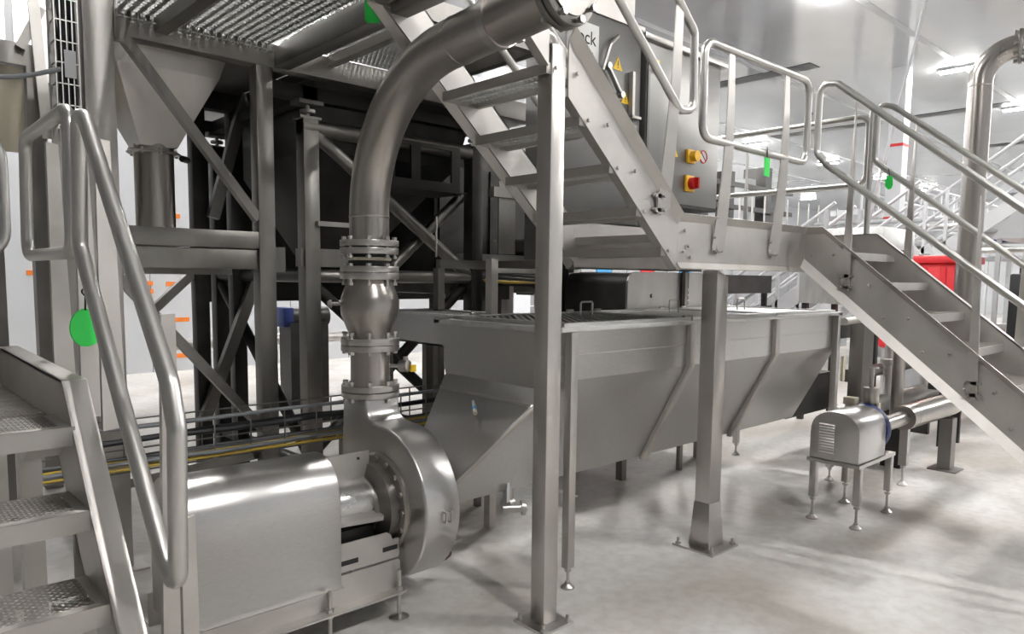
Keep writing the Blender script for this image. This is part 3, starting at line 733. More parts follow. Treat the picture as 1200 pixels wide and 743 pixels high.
# ------------------------------------------------------------------ overhead platform and its frame
YF = 4.2
def frame():
    t = thing('platform_frame', 'tall stainless frame with diagonal braces carrying the overhead grating platform', 'frame', (1.5,YF,0))
    B().box(.963,1.106,YF,YF+.12,.012,3.9).build('column', BLAST, t, bevel=.006, label='broad pale column')
    B().box(.90,1.17,YF-.06,YF+.18,0,.012).build('base_plate', BLAST, t)
    B().box(1.85,1.952,YF,YF+.10,.012,2.82).build('column', DULL, t, bevel=.005)
    B().box(1.80,2.0,YF-.05,YF+.15,0,.012).build('base_plate', DULL, t)
    B().box(1.106,4.55,YF,YF+.10,2.82,2.955).build('platform_beam', DULL, t, bevel=.004)
    B().box(1.106,1.16,YF-.03,YF,2.78,3.0).build('end_plate', DULL, t)
    B().cyl((1.135,YF-.045,2.93),(1.135,YF-.03,2.93),.018,6).build('bolt', STEEL, t)
    B().box(1.11,1.85,YF+.003,YF+.10,1.755,1.855).build('cross_beam', DULL, t, bevel=.004)
    B().box(1.11,1.85,YF+.02,YF+.10,1.635,1.75).build('cross_beam', DULL, t, bevel=.004)
    B().bar((1.15,YF+.03,2.83),(1.855,YF+.03,1.93), .05, .055, (0,1,0)).build('brace', DULL, t)
    B().bar((1.08,YF+.05,1.60),(1.87,YF+.05,.66), .05, .055, (0,1,0)).build('brace', DULL, t)
    # rear columns and braces
    for x in (1.95, 2.23):
        B().box(x,x+.10,5.55,5.65,.012,2.82).build('column', DARK, t, bevel=.005)
        B().box(x-.05,x+.15,5.5,5.7,0,.012).build('base_plate', DARK, t)
    B().bar((2.07,5.50,2.02),(2.34,5.50,2.95), .08, .06, (0,1,0)).build('brace', DULL, t)
    B().bar((1.97,5.50,.52),(2.40,5.50,1.60), .08, .06, (0,1,0)).build('brace', DULL, t)
    B().bar((1.62,5.6,1.30),(1.96,5.6,1.62), .06, .06, (0,1,0)).build('brace', DULL, t)
    B().box(1.2,2.5,5.55,5.65,2.82,2.95).build('platform_beam', DARK, t)
    B().tube([(1.15,YF-.08,.42),(1.85,YF-.08,.42)], .04, 12).build('floor_tie', DULL, t, True)
    B().bar((1.35,5.5,.12),(1.85,YF+.1,.50), .06, .06).build('brace', DULL, t)
    # beams running towards the viewer
    for x in (1.97, 2.9): pass
    B().box(1.96,2.058,2.622,YF-.002,2.822,2.952).build('cross_beam', DULL, t, bevel=.004)
    B().box(1.30,1.37,2.622,YF-.002,2.87,2.943).build('cross_beam', DULL, t)
    B().box(1.0,2.06,2.56,2.62,2.84,2.96).build('platform_beam', DULL, t)
    # plank grating (left bay): each plank a channel
    pr = None
    for i in range(18):
        x = 1.12+i*.0465
        if pr is None:
            pr = B().box(x,x+.024,2.62,YF,2.962,2.966).box(x,x+.003,2.62,YF,2.945,2.966).box(x+.021,x+.024,2.62,YF,2.945,2.966).build('grating_bar', LIDM, t); px = x
        else: shift_copy(pr, t, (x-px,0,0))
    g = B()
    for j in range(40):
        y = 2.64+j*.039
        g.box(1.11,1.95,y,y+.005,2.938,2.95)
    g.build('grating_rods', LIDM, t)['kind'] = 'stuff'
    # right bay: expanded plate
    g = B(); expanded(g, 2.07, 2.95, 3.05, YF-.0, 2.96, .03, .03, .004, .5)
    g.build('expanded_deck', LIDM, t)['kind'] = 'stuff'
    B().box(2.30,2.36,3.052,YF-.002,2.90,2.953).build('cross_beam', BLAST, t)
    B().box(2.94,2.998,3.052,YF-.002,2.86,2.953).build('cross_beam', DULL, t)
    B().box(2.06,3.0,3.0,3.05,2.86,2.965).build('platform_beam', DULL, t)
    # rear deck over the hopper
    for i in range(6):
        x0 = 1.2+i*.56
        B().box(x0+.005,x0+.555,YF+.10,7.2,2.955,2.97).build('deck_plate', DULL, t)
    for x in (1.22,4.44):
        B().box(x,x+.1,7.0,7.1,.0,2.955).build('column', DARK, t)
    B().box(4.44,4.54,YF+.002,YF+.098,.0,2.82).build('column', DARK, t)
    # wire basket along the beam
    b = B()
    for z in (2.905,2.94,2.975,3.01): b.bar((1.11,YF-.035,z),(1.95,YF-.035,z),.005,.005)
    for i in range(26):
        x = 1.115+i*.033; b.bar((x,YF-.035,2.90),(x,YF-.035,3.015),.005,.005); b.bar((x,YF-.035,2.90),(x,YF,2.90),.005,.005)
    b.build('wire_basket', LIDM, t)['kind'] = 'stuff'
    # railing on the platform edge
    B().tube([(1.1,2.59,3.95),(1.95,2.59,3.95)],.021,12).build('rail', TUBE, t, True)
    for x in (1.15,1.9): B().bar((x,2.59,2.96),(x,2.59,3.95),.05,.01,(0,1,0)).build('post', BLAST, t)
frame()
def cone_hopper():
    t = thing('discharge_hopper', 'pale pyramid hopper with round outlet pipe inside the platform frame', 'hopper', (1.55,4.85,1.70))
    cx, cy = 1.46, 4.80
    top = [(cx-.36,cy-.36,3.2),(cx+.44,cy-.36,3.2),(cx+.44,cy+.44,3.2),(cx-.36,cy+.44,3.2)]
    mid = [(cx-.26,cy-.26,2.78),(cx+.31,cy-.26,2.78),(cx+.31,cy+.34,2.78),(cx-.26,cy+.34,2.78)]
    lo = [(cx-.105,cy-.105,2.36),(cx+.105,cy-.105,2.36),(cx+.105,cy+.105,2.36),(cx-.105,cy+.105,2.36)]
    B().add(top+mid+lo, [(i,(i+1)%4,4+(i+1)%4,4+i) for i in range(4)]+[(4+i,4+(i+1)%4,8+(i+1)%4,8+i) for i in range(4)]).build('cone', STEEL, t)
    B().cyl((cx,cy,1.66),(cx,cy,2.40),.112,32).build('outlet_pipe', PIPE, t, True)
    r = B().lathe([(.145,0),(.152,.006),(.145,.012)], (cx,cy,2.325), n=36).build('clamp_ring', STEEL, t, True)
    B().cyl((cx+.145,cy-.06,2.31),(cx+.19,cy-.02,2.31),.02,10).build('clamp_screw', DARK, r, True)
    B().bolt_ring((cx,cy,2.33), (0,0,1), .135, 8, r, .008, -.015, .02, 0, STEEL)
    B().box(1.10,1.85,4.62,5.02,1.60,1.66).build('carrier_shelf', DULL, t)
    B().box(.99,1.02,4.7,4.9,2.0,2.9).build('side_plate', STEEL, t)
cone_hopper()
def mesh_tray():
    t = thing('cable_basket', 'vertical wire mesh cable basket beside the broad pale column', 'cable tray', (.82,4.15,2.0))
    x0, x1, y = .835, .935, 4.16; b = B()
    for i in range(5): b.bar((x0+i*(x1-x0)/4,y,2.3),(x0+i*(x1-x0)/4,y,3.9),.005,.005)
    for i in range(11,28): b.bar((x0,y,1.22+i*.1),(x1,y,1.22+i*.1),.005,.005); b.bar((x0,y,1.22+i*.1),(x0,y+.08,1.22+i*.1),.005,.005)
    b.build('mesh', TUBE, t)
    for i in range(7):
        x = x0+.03+i*.011; r = random.uniform(.006,.011)
        B().tube([(x+random.uniform(-.012,.012),y+.02+random.uniform(0,.03),3.9-.2*k) for k in range(9)], r, 8).build('cable', CABLE, t, True)
    B().box(x0+.035,x0+.085,y-.008,y-.004,2.55,2.68).build('paper_label', WHITE, t)
    B().box(.82,.95,y+.08,y+.09,1.2,3.9).build('back_plate', DULL, t)
    B().box(.86,.90,y+.07,y+.11,0,1.25).build('stand', DULL, t)
mesh_tray()
def left_background():
    t = thing('back_platform', 'high platform edge with beams and rails beyond the low platform', 'platform', (.3,6.2,0))
    B().box(-1.2,1.17,6.2,6.3,3.05,3.20).build('edge_beam', DULL, t)
    B().box(-1.2,1.17,6.3,8.2,3.17,3.2).build('deck', DULL, t)
    for x in (-.9,.30,1.06):
        B().box(x,x+.11,6.2,6.32,0,3.05).build('column', DULL, t)
    for k in range(5): B().box(-.77+k*.215,-.565+k*.215,6.24,6.27,2.45,3.04).build('cladding_board', TAN, t)
    for k in range(3): B().box(.415+k*.215,.62+k*.215,6.24,6.27,2.45,3.04).build('cladding_board', TAN, t)
    for x in (.35,.98): B().bar((x,6.25,3.2),(x,6.25,4.2),.05,.012,(0,1,0)).build('post', WHITE, t)
    for z in (3.7,4.2): B().tube([(-1.2,6.25,z),(1.15,6.25,z)],.024,12).build('rail', TUBE, t, True)
    B().bar((1.10,6.12,3.62),(1.16,6.12,2.55),.07,.02,(0,1,0)).build('brace', BLAST, t)
    B().bar((1.02,6.15,3.15),(1.16,6.15,3.45),.06,.05,(0,1,0)).build('brace', DULL, t)
    t = thing('rack_post', 'grey steel post with small sensor behind the low platform', 'post', (.42,4.45,0))
    B().box(.40,.50,4.4,4.5,0,2.62).build('post', DULL, t)
    s = B().box(.37,.46,4.34,4.39,1.36,1.44).build('sensor', STEEL, t); B().cyl((.43,4.345,1.40),(.43,4.335,1.40),.02,12).build('lens', INK, s)
    B().box(.36,.54,4.36,4.54,0,.012).build('base_plate', DULL, t)
    tag(B().tube([(.20+.09*i, 4.05, 2.56-.09*math.sin(math.pi*i/7)) for i in range(8)], .011, 10).build('sagging_cable', CABLEG, None, True), 'grey sagging cable slung across in front of the high platform', 'cable')
    t = thing('roller_frame', 'dim machine frame with rollers seen under the high platform', 'machine', (.2,5.4,0))
    B().box(-.7,.75,5.3,5.36,1.95,2.1).box(-.7,.75,5.9,5.96,1.95,2.1).build('side_rail', DULL, t)
    for i in range(6): B().cyl((-.6+i*.24,5.3,2.12),(-.6+i*.24,5.95,2.12),.05,14).build('roller', STEEL, t, True)
    for x in (-.65,.69):
        for y in (5.33,5.92): B().box(x,x+.06,y-.03,y+.03,0,1.95).build('leg', DULL, t)
left_background()

# ------------------------------------------------------------------ floor-level cable tray
def floor_tray():
    t = thing('cable_tray', 'wire cable tray with black, grey and yellow cables running behind the pump', 'cable tray', (1.9,3.85,0))
    ya, yb, z0, z1 = 3.72, 3.90, .66, .88; b = B()
    for z in (z1, .77): b.bar((.6,ya,z),(3.3,ya,z),.007,.007); b.bar((.6,yb,z),(3.3,yb,z),.007,.007)
    for y in (ya,3.78,3.84,yb): b.bar((.6,y,z0),(3.3,y,z0),.007,.007)
    for i in range(15):
        x = .62+i*.19
        b.bar((x,ya,z0),(x,ya,z1),.006,.006); b.bar((x,yb,z0),(x,yb,z1),.006,.006); b.bar((x,ya,z0),(x,yb,z0),.006,.006)
    b.build('wire_mesh', DULL, t)
    for (y, z, r, m) in ((ya-.012,z1-.005,.010,CABLEG),(3.76,.80,.015,CABLE),(3.80,.80,.013,CABLE),(ya-.012,.70,.011,CABLEG),(3.80,.70,.015,CABLEG),(ya-.008,.675,.007,CABLEY),(3.84,.69,.02,CABLE),(3.76,.69,.016,CABLEY)):
        B().tube([(.6+.27*i, y+random.uniform(-.006,.006), z+random.uniform(-.006,.006)) for i in range(11)], r, 8).build('cable', m, t, True)
    for x in (.75,2.15,3.2):
        B().box(x,x+.04,3.79,3.83,0,z0).build('stand', DULL, t)
floor_tray()

# ------------------------------------------------------------------ weighing hopper stand, platform shade put into its dark colour
def dark_stand():
    t = thing('weigh_hopper', 'steel hopper with shade put into its dark colour, on tube-braced legs under the platform, behind the pump pipe', 'hopper', (2.9,4.9,0))
    x0, x1, ya, yb = 2.27, 3.69, 4.45, 6.0
    for x, y in ((x0,ya),(x1,ya),(x0,yb),(x1,yb)):
        B().box(x,x+.11,y,y+.11,.012,2.62).build('leg', DULL if (x,y) == (x0,ya) else DARK, t, bevel=.005)
        B().box(x-.04,x+.15,y-.04,y+.15,0,.012).build('base_plate', DARK, t)
        l = B().box(x-.02,x+.13,y,y+.11,2.62,2.635).box(x-.03,x+.14,y-.01,y+.12,2.71,2.735).build('load_cell_plate', DULL, t)
        B().cyl((x+.055,y+.05,2.56),(x+.055,y+.05,2.72),.014,10).lathe([(.05,0),(.05,.02)], (x+.055,y+.05,2.66), n=16).build('load_cell', STEEL, l, True)
    # top ring beams
    B().box(x0-.2,x1+.12,ya,ya+.1,2.735,2.82).box(x0-.2,x1+.12,yb,yb+.1,2.735,2.82).box(x0,x0+.1,ya,yb,2.735,2.82).box(x1,x1+.1,ya,yb,2.735,2.82).build('ring_beam', DARK, t)
    # tubes
    B().cyl((x0,ya+.05,2.57),(x1,ya+.05,2.57),.055,16).build('tie_tube', DULL, t, True)
    for z in (1.60,.30):
        B().cyl((x0+.1,ya+.05,z),(x1,ya+.05,z),.045,16).build('tie_tube', DULL, t, True)
        B().cyl((x0+.1,yb+.05,z),(x1,yb+.05,z),.045,16).build('tie_tube', DARK, t, True)
        B().cyl((x0+.05,ya+.1,z),(x0+.05,yb,z),.045,16).build('tie_tube', DARK, t, True)
        B().cyl((x1+.05,ya+.1,z),(x1+.05,yb,z),.045,16).build('tie_tube', DARK, t, True)
    B().cyl((x0+.1,ya+.05,2.54),(x1,ya+.05,1.62),.045,16).build('diagonal_tube', DULL, t, True)
    B().cyl((2.93,ya+.14,1.58),(x1,ya+.14,2.24),.042,16).build('diagonal_tube', DULL, t, True)
    B().cyl((x0+.1,ya+.05,1.52),(x1,ya+.05,.38),.042,16).build('diagonal_tube', DARK, t, True)
    B().cyl((x0+.1,ya+.12,.38),(x1,ya+.12,1.52),.042,16).build('diagonal_tube', DARK, t, True)
    B().cyl((x0+.05,ya+.1,.38),(x0+.05,yb,1.52),.04,16).build('diagonal_tube', DARK, t, True)
    # hopper body
    a, b_, c, d = x0+.15, x1-.05, ya+.15, yb-.1
    v = [(a-.05,c-.1,2.9),(b_+.1,c-.1,2.9),(b_+.1,d,2.9),(a-.05,d,2.9),(a,c,2.45),(b_,c,2.45),(b_,d,2.45),(a,d,2.45),(a+.3,c+.6,1.75),(a+.75,c+.6,1.75),(a+.75,d-.4,1.75),(a+.3,d-.4,1.75)]
    B().add(v, [(i,(i+1)%4,4+(i+1)%4,4+i) for i in range(4)]+[(4+i,4+(i+1)%4,8+(i+1)%4,8+i) for i in range(4)]+[(8,9,10,11)]).build('hopper_body', DARK, t)
    # inspection frame with two windows
    b = B(); y = ya-.02
    b.box(2.88,3.55,y,y+.02,2.25,2.31).box(2.88,3.55,y,y+.02,2.55,2.58)
    for x in (2.88,3.10,3.47): b.box(x,x+.08,y,y+.02,2.31,2.55)
    b.build('inspection_frame', DARK, t)
    B().plate([(2.85,ya-.02,2.24),(3.62,ya-.02,2.24),(3.62,ya+.4,2.24),(2.85,ya+.4,2.24)], .012).build('shelf', DARK, t)
    B().box(2.35,2.85,ya-.03,ya,1.93,1.96).build('bracket_bar', STEEL, t)
    B().box(1.95,2.14,ya+.02,ya+.1,1.62,1.78).box(2.25,2.60,ya+.02,ya+.1,1.66,1.78).build('side_beam', DULL, t)
    B().cyl((3.30,ya-.05,1.75),(3.30,ya-.05,2.05),.008,8).build('rod', STEEL, t)
dark_stand()
def dark_backing():
    t = thing('dark_backing_boxes', 'dark boxes with bolted panels, added to darken the space behind the hopper legs', 'machine', (4.4,6.6,0))
    B().box(3.95,5.9,5.3,6.6,1.45,2.75).build('housing', DARK, t, bevel=.02)  # boxes added for overall darkness behind the hopper, no known machine
    for i in range(3): B().box(4.0+i*.6,4.55+i*.6,5.28,5.3,1.5,2.6).build('side_panel', DARK, t)
    for x in (4.0,5.75):
        for y in (5.35,6.45): B().box(x,x+.09,y,y+.09,0,1.45).build('leg', DARK, t)
    B().box(2.4,5.9,6.8,6.95,1.35,2.7).build('rear_panel', DARK, t)
    B().box(3.9,4.6,5.0,5.06,1.40,1.60).build('perforated_rail', DARK, t)
    for x in (4.05,4.25,4.45): B().cyl((x,4.99,1.5),(x,5.0,1.5),.03,10).build('hole', INK, t)
    for x in (3.97,4.45): B().box(x,x+.05,5.06,5.28,1.46,1.52).build('rail_bracket', DARK, t)
    B().box(2.4,2.5,6.8,6.9,0,1.5).box(5.8,5.9,6.8,6.9,0,1.5).build('rear_legs', DARK, t)
    B().box(3.85,4.55,4.75,4.85,1.72,1.80).build('pale_rail', LGREY, t); [B().box(x,x+.05,4.85,5.28,1.72,1.78).build('rail_bracket', DARK, t) for x in (3.97,4.45)]
    for i in range(3): B().box(3.9+i*.6,4.0+i*.6,5.15,5.18,1.3,1.45).build('bracket', LGREY, t)
    t = thing('drive_unit', 'blue and black gear motor on a pedestal beyond the hopper legs', 'motor', (4.3,8.3,0))
    B().cyl((4.0,8.3,1.10),(4.5,8.3,1.10),.12,20).build('motor', DARK, t, True)
    B().box(3.88,4.02,8.18,8.42,.98,1.22).build('gearbox', BLUE, t, bevel=.02)
    B().box(3.95,4.45,8.15,8.45,0,1.03).build('pedestal', DARK, t)
    t = thing('floor_pipe', 'thin steel pipe lying along the floor beyond the hopper legs', 'pipe', (4,9.2,0))
    B().cyl((2.9,9.2,.75),(8.0,9.2,.75),.07,14).build('pipe', STEEL, t, True)
    for x in (3.2,5.5,7.8): B().box(x,x+.05,9.17,9.23,0,.7).build('stand', DULL, t)
dark_backing()

# ------------------------------------------------------------------ machine with the electrical cabinet
def machine():
    t = thing('processing_machine', 'grey machine housing with warning stickers and latches above the tank', 'machine', (3.9,3.6,1.38))
    Y = 3.20
    B().box(3.40,4.16,Y,3.56,1.72,3.32).build('housing', PANEL, t, bevel=.01, label='grey side panel')
    B().box(3.38,4.18,Y-.012,3.58,3.30,3.325).build('top_edge', BLAST, t)
    B().box(3.70,4.1,3.22,3.5,3.325,4.3).build('upper_duct', BLAST, t)
    for x, y in ((2.98,3.36),(4.10,3.95),(2.98,3.95)):
        if y < 3.5: B().box(x,x+.055,3.405,3.46,0,1.72).build('leg', BLAST, t)
        else: B().box(x,x+.055,y,y+.055,0,1.66).build('leg', DULL, t)
    B().box(3.0,3.42,3.41,3.455,2.10,2.16).build('beam', DULL, t); B().box(3.0,4.15,3.95,4.0,1.66,1.72).build('beam', DULL, t); B().box(3.50,3.56,3.5,3.97,1.66,1.72).build('beam', DULL, t)
    B().box(3.035,3.42,3.405,3.46,1.63,1.66).build('shelf', BLAST, t)
    B().plate([(3.06,3.44,1.75),(3.20,3.44,1.75),(3.20,3.44,2.1),(3.14,3.44,2.2),(3.06,3.44,2.2)], .01).build('gusset', DULL, t)
    # warning triangles
    def tri(root, x, z, s, y):
        o = B().prism([(x-s*.5,z),(x+s*.5,z),(x,z+s*.87)], 1, y-.003, y).build('warning_sticker', YEL, root)
        B().prism([(x-s*.05,z+s*.28),(x+s*.05,z+s*.28),(x+s*.02,z+s*.62),(x-s*.02,z+s*.62)], 1, y-.004, y-.003).box(x-s*.04,x+s*.04,y-.004,y-.003,z+s*.12,z+s*.2).build('sticker_mark', INK, o)
    tri(t, 3.905, 2.99, .10, Y); tri(t, 3.99, 2.785, .085, Y); tri(t, 4.035, 2.55, .09, Y)
    # latch handle, access hatch, hinge bars
    h = B().tube(fillet([(3.72,Y-.03,2.95),(3.66+.11,Y-.05,3.12),(3.88,Y-.02,3.20)],.03),.012,10).build('lever', STEEL, t, True)
    h = B().bar((3.765,Y-.03,2.99),(3.915,Y-.03,2.82),.022,.03,(0,1,0)).build('latch', STEEL, t, bevel=.004)
    B().cyl((3.77,Y-.05,2.985),(3.77,Y,2.985),.022,10).cyl((3.91,Y-.05,2.825),(3.91,Y,2.825),.022,10).build('latch_pivot', STEEL, t, True)
    B().box(3.965,4.135,Y-.006,Y,2.42,2.66).build('hatch', DULL, t, bevel=.01)
    B().box(3.955,3.968,Y-.02,Y,2.42,2.68).build('hatch_hinge', DARK, t)
    B().box(4.03,4.055,Y-.035,Y,2.70,3.00).box(4.03,4.13,Y-.035,Y,2.695,2.712).build('bar_handle', BLAST, t)
    B().box(4.085,4.11,Y-.03,Y,2.08,2.34).build('bar_handle', BLAST, t)
    # maker's plate
    s = B().box(3.46,3.70,Y-.008,Y,2.98,3.22).build('name_plate', SIGN, t)
    def text(body, x, z, size, m, parent, y, nm='lettering'):
        cu = bpy.data.curves.new(nm, 'FONT'); cu.body = body; cu.size = size; cu.extrude = .0008; cu.space_character = 1.0
        tmp = bpy.data.objects.new('tmp', cu); C.objects.link(tmp)
        dg = bpy.context.evaluated_depsgraph_get(); dg.update()
        me = bpy.data.meshes.new_from_object(tmp.evaluated_get(dg)); C.objects.unlink(tmp); bpy.data.objects.remove(tmp)
        me.name = nm; R_ = Matrix.Rotation(math.pi/2, 4, 'X'); me.transform(Matrix.Translation(V(x,y,z)-parent_world(parent)) @ R_)
        me.materials.clear(); me.materials.append(m)
        o = bpy.data.objects.new(nm, me); C.objects.link(o); o.parent = parent
    text('ock', 3.495, 3.09, .12, INK, s, Y-.0085)
    text('rator', 3.55, 3.025, .045, INK, s, Y-.0085)
    # electrical cabinet
    c = thing('electrical_cabinet', 'pale electrical cabinet with red and yellow switches beside the stair landing', 'cabinet', (4.67,3.4,2.14))
    B().box(4.20,5.14,Y-.02,3.55,2.16,3.245).build('body', CABIN, c, bevel=.006)
    B().box(4.14,5.20,Y-.05,3.60,3.245,3.285).build('roof_cap', STEEL, c, bevel=.004)
    B().box(4.205,4.225,Y-.03,Y-.02,2.25,3.17).build('door_edge', PANEL, c)
    B().box(4.19,5.15,Y-.03,3.56,2.135,2.16).build('bottom_edge', DARK, c)
    B().box(4.26,4.30,Y-.053,Y-.05,3.05,3.12).build('yellow_sticker', YEL, c)
    tri(c, 4.545, 2.50, .10, Y-.02)
    s1 = B().box(4.70,4.80,Y-.04,Y-.02,2.47,2.57).build('rotary_switch', YELO, c, bevel=.004)
    B().cyl((4.755,Y-.09,2.52),(4.755,Y-.04,2.52),.04,16).build('switch_knob', YELO, s1, True)
    s2 = B().box(4.69,4.80,Y-.04,Y-.02,2.26,2.38).build('rotary_switch', YELO, c, bevel=.004)
    B().cyl((4.75,Y-.08,2.32),(4.75,Y-.04,2.32),.045,16).box(4.74,4.76,Y-.11,Y-.08,2.28,2.36).build('switch_knob', REDM, s2, True)
    st = B().lathe([(.052,0),(.052,.003)], (4.93,Y-.02,2.54), (0,-1,0), 24).build('round_sticker', WHITE, c)
    B().tube([(4.93+.046*math.cos(a*.314),Y-.0235,2.54+.046*math.sin(a*.314)) for a in range(20)],.005,6,True).bar((4.90,Y-.0235,2.57),(4.96,Y-.0235,2.51),.004,.008,(0,1,0)).build('prohibition_mark', REDM, st)
    for x in (5.12,): B().box(x,x+.04,3.428,3.464,.0,2.14).build('leg', DULL, c)
    # rounded conveyor head behind the tank
    k = thing('conveyor_head', 'dark rounded belt end with grey side plate behind the tank', 'conveyor', (4.9,3.9,0))
    y0 = 3.47; xa = 4.43
    prof = [(xa,1.0),(xa,1.55)]+[(xa+.10-.10*math.cos(a*.314),1.55+.095*math.sin(a*.314)) for a in range(1,6)]+[(5.75,1.645),(5.75,1.0)]
    B().prism(prof, 1, y0+.02, y0+.66).build('belt', BLACK if 0 else DARK, k, True)
    prof2 = [(x-.012 if x < 5 else x, z+ (.012 if z > 1.3 else 0)) for x, z in prof]
    B().prism(prof2, 1, y0, y0+.02).build('side_plate', STEEL, k)
    B().cyl((4.72,y0-.012,1.47),(4.72,y0,1.47),.016,8).build('bolt', STEEL, k)
    B().box(5.12,5.22,y0-.008,y0,1.0,1.66).build('slot_strip', DARK, k)
    for i in range(4): B().cyl((5.13,y0-.012,1.38+i*.045),(5.21,y0-.012,1.38+i*.045),.013,8).build('spring_coil', STEEL, k)
    for x in (4.5,5.6):
        for y in (3.55,4.00): B().box(x,x+.06,y,y+.06,0,1.0).build('leg', DULL, k)
machine()
def cable_bundle():
    k = thing('dark_backing', 'low dark frame added as backing behind the cable run by the landing', 'conveyor', (6.2,5.9,0))
    B().box(6.0,11.1,5.8,6.4,1.40,1.68).build('bed', DARK, k)  # dark box added as backing for the gap under the landing
    for x in (6.05,8.4,11.0): B().box(x,x+.07,5.85,5.92,0,1.40).build('leg', DARK, k)
    B().box(6.0,11.1,5.78,5.8,1.15,1.2).build('tie', DARK, k)
    t = thing('cable_bundle', 'black and yellow cables slung in a run under the stair landing', 'cable', (5.0,4.6,1.6))
    for i in range(9):
        m = CABLEY if i in (3,6) else CABLE; z = 1.63-.018*(i % 4); y = 4.42+.04*i
        B().tube([(3.9+.28*k, y, z+.015*math.sin(k*1.3+i)) for k in range(12)], .014, 8).build('cable', m, t, True)
    B().tube(fillet([(4.6,4.1,1.60),(6.2,4.1,1.60),(6.45,4.1,1.35)],.15), .014, 8).build('cable', CABLEY, t, True)
    for x in (4.2,6.6): B().box(x,x+.04,4.25,4.75,1.53,1.55).box(x,x+.04,4.73,4.77,0.0,1.55).build('bracket', DARK, t)
cable_bundle()

# ------------------------------------------------------------------ small pump and right-hand pipework
def small_pump():
    t = thing('small_pump', 'small pump under an arched louvred steel cover on four legs', 'pump', (5.03,1.98,0))
    x0, x1, ya, yb = 4.72, 5.16, 1.825, 2.145
    pr = [(ya,.43),(ya,.60)]
    for i in range(1, 15):
        a = math.pi*i/15; pr.append(((ya+yb)/2-(yb-ya)/2*math.cos(a), .60+.155*math.sin(a)**.75))
    pr += [(yb,.60),(yb,.43)]
    cv = B().prism(pr, 0, x0, x1).build('cover', BRUSH, t, bevel=.004)
    for i in range(11):
        z = .475+i*.0185
        B().prism([(x0-.006,z),(x0,z-.004),(x0,z+.010)], 1, 1.985, 2.085).build('louvre', TUBE, cv)
    B().box(x0-.01,x1+.16,ya-.012,yb+.012,.405,.428).build('base_plate', STEEL, t)
    for x, y in ((4.77,1.84),(4.77,2.13),(5.29,1.84),(5.29,2.13)):
        B().box(x-.022,x+.022,y-.022,y+.022,.155,.405).build('leg', STEEL, t, bevel=.003); foot_parts(t, x, y, .16, .038)
    B().lathe([(.02,0),(.165,.0),(.175,.03),(.165,.075)], (5.165,1.985,.585), (1,0,0), 32).build('motor_end', BLUE, t, True)
    B().lathe([(.06,0),(.06,.03),(.045,.03),(.045,.12),(.06,.12),(.06,.14)], (5.22,1.985,.56), (1,0,0), 24).build('pump_head', STEEL, t, True)
    B().cyl((5.30,1.99,.58),(5.30,1.99,.86),.052,24).build('discharge_pipe', PIPE, t, True)
    B().cyl((5.30,1.99,.86),(5.30,1.99,1.0),.016,12).build('thin_pipe', STEEL, t, True)
    B().box(5.10,5.18,2.02,2.10,.75,.80).box(5.11,5.17,2.03,2.09,.70,.76).build('terminal_box', CREAM, t, bevel=.006)
    B().box(5.26,5.30,1.92,1.935,.62,.76).build('paper_tag', CREAM, t)
    # suction pipe and larger pipe run
    p = thing('suction_pipe', 'wide steel pipe elbow sweeping up from the small pump under the stair', 'pipe', (6.6,1.9,0))
    B().cyl((5.37,1.99,.56),(5.95,1.99,.56),.055,24).build('inlet_pipe', PIPE, p, True)
    pts = [(5.95,1.99,.56),(6.05,1.99,.56),(6.75,1.97,.56),(7.22,1.965,.56),(7.22,1.965,1.2),(7.22,1.965,2.45)]
    B().tube(fillet(pts, .30, 10), .094, 28).build('main_pipe', PIPE, p, True)
    for q in ((6.06,1.99,.56),): B().lathe([(.057,-.06),(.094,0),(.097,.005)], q, (1,0,0), 28).build('reducer', PIPE, p, True)
    B().box(6.08,6.13,1.99,2.05,.16,.46).build('leg', STEEL, p); foot_parts(p, 6.105, 2.02, .17, .038)
    B().box(6.85,6.97,1.9,2.0,.012,.45).build('leg', DULL, p); B().box(6.80,7.02,1.84,2.06,0,.012).build('base_plate', DULL, p)
    # riser
    r = thing('riser_pipe', 'tall vertical stainless pipe with flanged elbow rising beyond the stair', 'pipe', (7.22,1.965,2.45))
    d = V(.22,-.97,0).normalized(); R = .25; base = V(7.22,1.965,3.30)
    arc = [base+d*(R-R*math.cos(a*math.pi/24))+V(0,0,R*math.sin(a*math.pi/24)) for a in range(13)]
    B().tube([V(7.22,1.965,2.45)]+arc, .094, 28).build('pipe', PIPE, r, True)
    B().lathe([(.094,-.006),(.098,0),(.094,.006)], (7.22,1.965,3.26), n=28).build('weld_bead', STEEL, r, True)
    o = arc[-1]
    for k in (0,.04): B().lathe([(.14,0),(.14,.028)], o+d*k, d, 32).build('flange', DULL, r, bevel=.003)
    B().bolt_ring(o+d*.03, d, .12, 8, r, .013, -.06, .07, 0, STEEL)
    B().tube([o+d*.06, o+d*3.2], .094, 28).build('run_out_pipe', PIPE, r, True)
small_pump()
